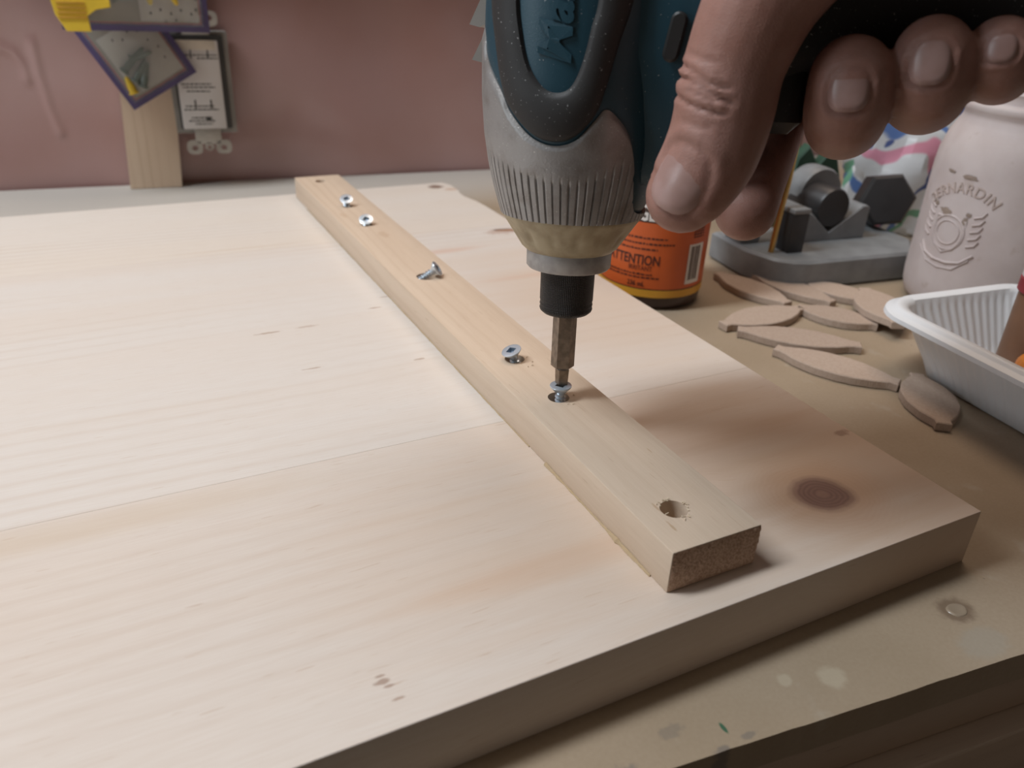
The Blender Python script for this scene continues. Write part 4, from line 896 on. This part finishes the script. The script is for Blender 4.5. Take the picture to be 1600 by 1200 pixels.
def yoke(sign):
    mb = MB(); mb.M = frame((1, 0, 0), (0, 0, sign), (0, -1, 0), (0, 0, -0.0035 if sign > 0 else 0))
    mb.box((-0.0085, 0.030, 0.0150), (0.0085, 0.0405, 0.0166), 0.0004)
    for ex in (-0.0095, 0.0095):
        N_ = 20; ro = [(ex + 0.0052 * math.copysign(abs(math.cos(t)) ** .7, math.cos(t)), 0.0425 + 0.0048 * math.copysign(abs(math.sin(t)) ** .7, math.sin(t))) for t in [2 * math.pi * i / N_ for i in range(N_)]]; ri = [(ex + 0.0019 * math.cos(t), 0.0430 + 0.0017 * math.sin(t)) for t in [2 * math.pi * i / N_ for i in range(N_)]]
        mb.grid([[(x, y, 0.0150) for x, y in ri], [(x, y, 0.0150) for x, y in ro], [(x, y, 0.0166) for x, y in ro], [(x, y, 0.0166) for x, y in ri], [(x, y, 0.0150) for x, y in ri]], True)
    N_ = 16; ro = [(0.0030 * math.cos(t), 0.0420 + 0.0030 * math.sin(t)) for t in [2 * math.pi * i / N_ for i in range(N_)]]; ri = [(0.0013 * math.cos(t), 0.0428 + 0.0013 * math.sin(t)) for t in [2 * math.pi * i / N_ for i in range(N_)]]
    mb.grid([[(x, y, 0.0150) for x, y in ri], [(x, y, 0.0150) for x, y in ro], [(x, y, 0.0166) for x, y in ro], [(x, y, 0.0166) for x, y in ri]], True)
    mb.build('mounting_ear', M_yoke, outlet, True, 40)
yoke(1); yoke(-1)
mb = MB(); rr = random.Random(3)
for z, a, b in ((0.0170, -0.010, 0.012), (0.0150, -0.001, 0.012), (-0.0010, -0.013, 0.006), (-0.0030, -0.012, 0.008), (-0.0055, -0.010, 0.005), (-0.0150, -0.012, 0.006), (-0.0172, -0.013, 0.009), (-0.0225, -0.009, 0.004), (-0.0245, -0.011, 0.006), (-0.0265, -0.007, 0.004)):
    x = a
    while x < b:
        l = rr.uniform(0.0008, 0.003); mb.add([(x, -0.02165, z), (min(x + l, b), -0.02165, z), (min(x + l, b), -0.02165, z + 0.0008), (x, -0.02165, z + 0.0008)], [(0, 1, 2, 3)]); x += l + 0.0005
for x, z in ((-0.006, -0.0135), (0.004, -0.0135), (-0.005, 0.0185), (0.0055, 0.0185)): mb.add([(x, -0.0217, z - 0.003), (x + 0.0009, -0.0217, z - 0.003), (x + 0.0009, -0.0217, z + 0.003), (x, -0.0217, z + 0.003)], [(0, 1, 2, 3)])
mb.add([(0.000, -0.0217, -0.0240), (0.0032, -0.0217, -0.0240), (0.0032, -0.0217, -0.0215), (0, -0.0217, -0.0215)], [(0, 1, 2, 3)])
mb.build('printed_marks', M_blk, outlet, False)

M_purple = plain('purple_card', (0.075, 0.055, 0.155), 0.45, var=0.1); M_red = plain('red_line', (0.35, 0.07, 0.08), 0.5); M_cardw = plain('pale_card', (0.50, 0.44, 0.40), 0.6, var=0.08)
M_film = NT('clear_film').set(Base_Color=(0.92, 0.94, 0.92), Roughness=0.10, Transmission_Weight=0.92, IOR=1.12, Specular_IOR_Level=0.8).m
M_anch = plain('yellow_anchor', (0.72, 0.50, 0.04), 0.4, var=0.08); M_tealp = plain('grey_green', (0.13, 0.16, 0.14), 0.4); M_tan = plain('grey_tan_card', (0.27, 0.225, 0.19), 0.55)
def pack(name, loc, rot, w, h, label, dots, anchors, yellow_tab=False, pocket=None, lift=0.0):
    root = wallobj(name, loc, rot); tag(root, label, 'packet', 'anchor packets hanging on the wall')
    MB().box((0, -0.0010, 0), (w, 0.0, h), 0.0003).build('backing_card', M_purple, root)
    b = 0.0055
    MB().box((b * 0.85, -0.0014, b * 0.85), (w - b * 0.85, -0.0009, h - b), 0.0001).build('red_border', M_red, root)
    MB().box((b, -0.0018, b), (w - b, -0.0013, h - b), 0.0001).build('window_card', M_tan, root)
    x0, x1, z0, z1 = pocket
    MB().box((x0, -0.0022, z0), (x1, -0.0017, z1), 0.0001).build('hole_chart', M_cardw, root)
    for (x, z, r) in dots:
        N_ = 8; MB().prism([(x + r * math.cos(2 * math.pi * i / N_), z + 1.4 * r * math.sin(2 * math.pi * i / N_)) for i in range(N_)], 0.0022, 0.0024).build('printed_dot', M_blk, root).matrix_local = frame((1, 0, 0), (0, 0, 1), (0, -1, 0), (0, 0, 0))
    for (x, z, a, l, m) in anchors:
        mb = MB(); ca, sa = math.cos(a), math.sin(a)
        mb.tube([(x + ca * l * t, -0.0050, z + sa * l * t) for t in (0, .08, .1, .35, .6, .9, 1)], [0.0030, 0.0032, 0.0022, 0.0024, 0.0020, 0.0014, 0.0006], 10); mb.build('wall_anchor', m, root)
    # bulged clear film over the window
    rows = []
    for k in range(13):
        rows.append([(b * 0.6 + (w - 1.2 * b) * i / 16, -0.0022 - 0.0085 * (math.sin(math.pi * i / 16) * math.sin(math.pi * k / 12)) ** 0.7 - 0.0008 * math.sin(i * 1.7 + k), b * 0.6 + (h - 1.2 * b) * k / 12) for i in range(17)])
    mb = MB(); mb.grid(rows); f = mb.build('clear_film', M_film, root, True, 60); md = f.modifiers.new('t', 'SOLIDIFY'); md.thickness = 0.0002
    if yellow_tab:
        mb = MB(); mb.M = frame((1, 0, 0), (0, 0, 1), (0, -1, 0), (0, 0, 0)); mb.prism([(0.0035, 0.0), (0.0165, 0.0), (0.0160, 0.0085), (0.0210, 0.0120), (0.0290, 0.0135), (0.0290, 0.0175), (0.019, 0.0200), (0.016, 0.030), (-0.004, 0.030), (-0.0010, 0.0090)], 0.0100, 0.0120, 0.0004); yt = mb.build('yellow_clip', M_anch, root)
        for k in range(4):
            MB().box((0.0005, -0.0127, 0.0072 + k * 0.0026), (0.0155, -0.0119, 0.0081 + k * 0.0026), 0.0002).build('ridge', plain('clip_ridge', (0.50, 0.27, 0.03), 0.5), yt)
    return root
pack('anchor_packet', (0.0930, -0.0245, 0.0545), math.radians(-29.5), 0.0475, 0.082, 'lower tilted packet of wall anchors with purple border in front of the outlet',
     [(0.016 + 0.0052 * i, 0.0395 - 0.0026 * (i % 2), 0.0006) for i in range(5)] + [(0.034, 0.030, 0.0006), (0.037, 0.024, 0.0006), (0.0365, 0.017, 0.0006), (0.040, 0.035, 0.0006)],
     [(0.0070, 0.0085, 1.35, 0.011, M_anch), (0.012, 0.014, 0.5, 0.016, M_tealp), (0.010, 0.022, 0.3, 0.020, M_tealp), (0.014, 0.009, 0.75, 0.016, M_tealp), (0.018, 0.026, -0.2, 0.014, M_tealp)], False, (0.0075, 0.0420, 0.0065, 0.0440))
pack('anchor_packet', (0.0625, -0.0400, 0.1036), math.radians(0.5), 0.083, 0.085, 'upper packet of wall anchors hanging straight, with yellow plastic clip at its left',
     [(0.050 + 0.0058 * i, 0.0105 + 0.0020 * (i % 2), 0.0007) for i in range(5)] + [(0.0765, 0.0190, 0.0007), (0.0760, 0.0130, 0.0007), (0.064, 0.0070, 0.0006), (0.058, 0.0062, 0.0006)],
     [(0.050, 0.0260, -1.5, 0.011, M_anch), (0.060, 0.0270, -1.1, 0.013, M_anch), (0.030, 0.019, 0.05, 0.018, M_tealp), (0.040, 0.021, 0.1, 0.030, M_tealp), (0.030, 0.024, 0.0, 0.03, M_tealp)], True, (0.0440, 0.0772, 0.0062, 0.0280))
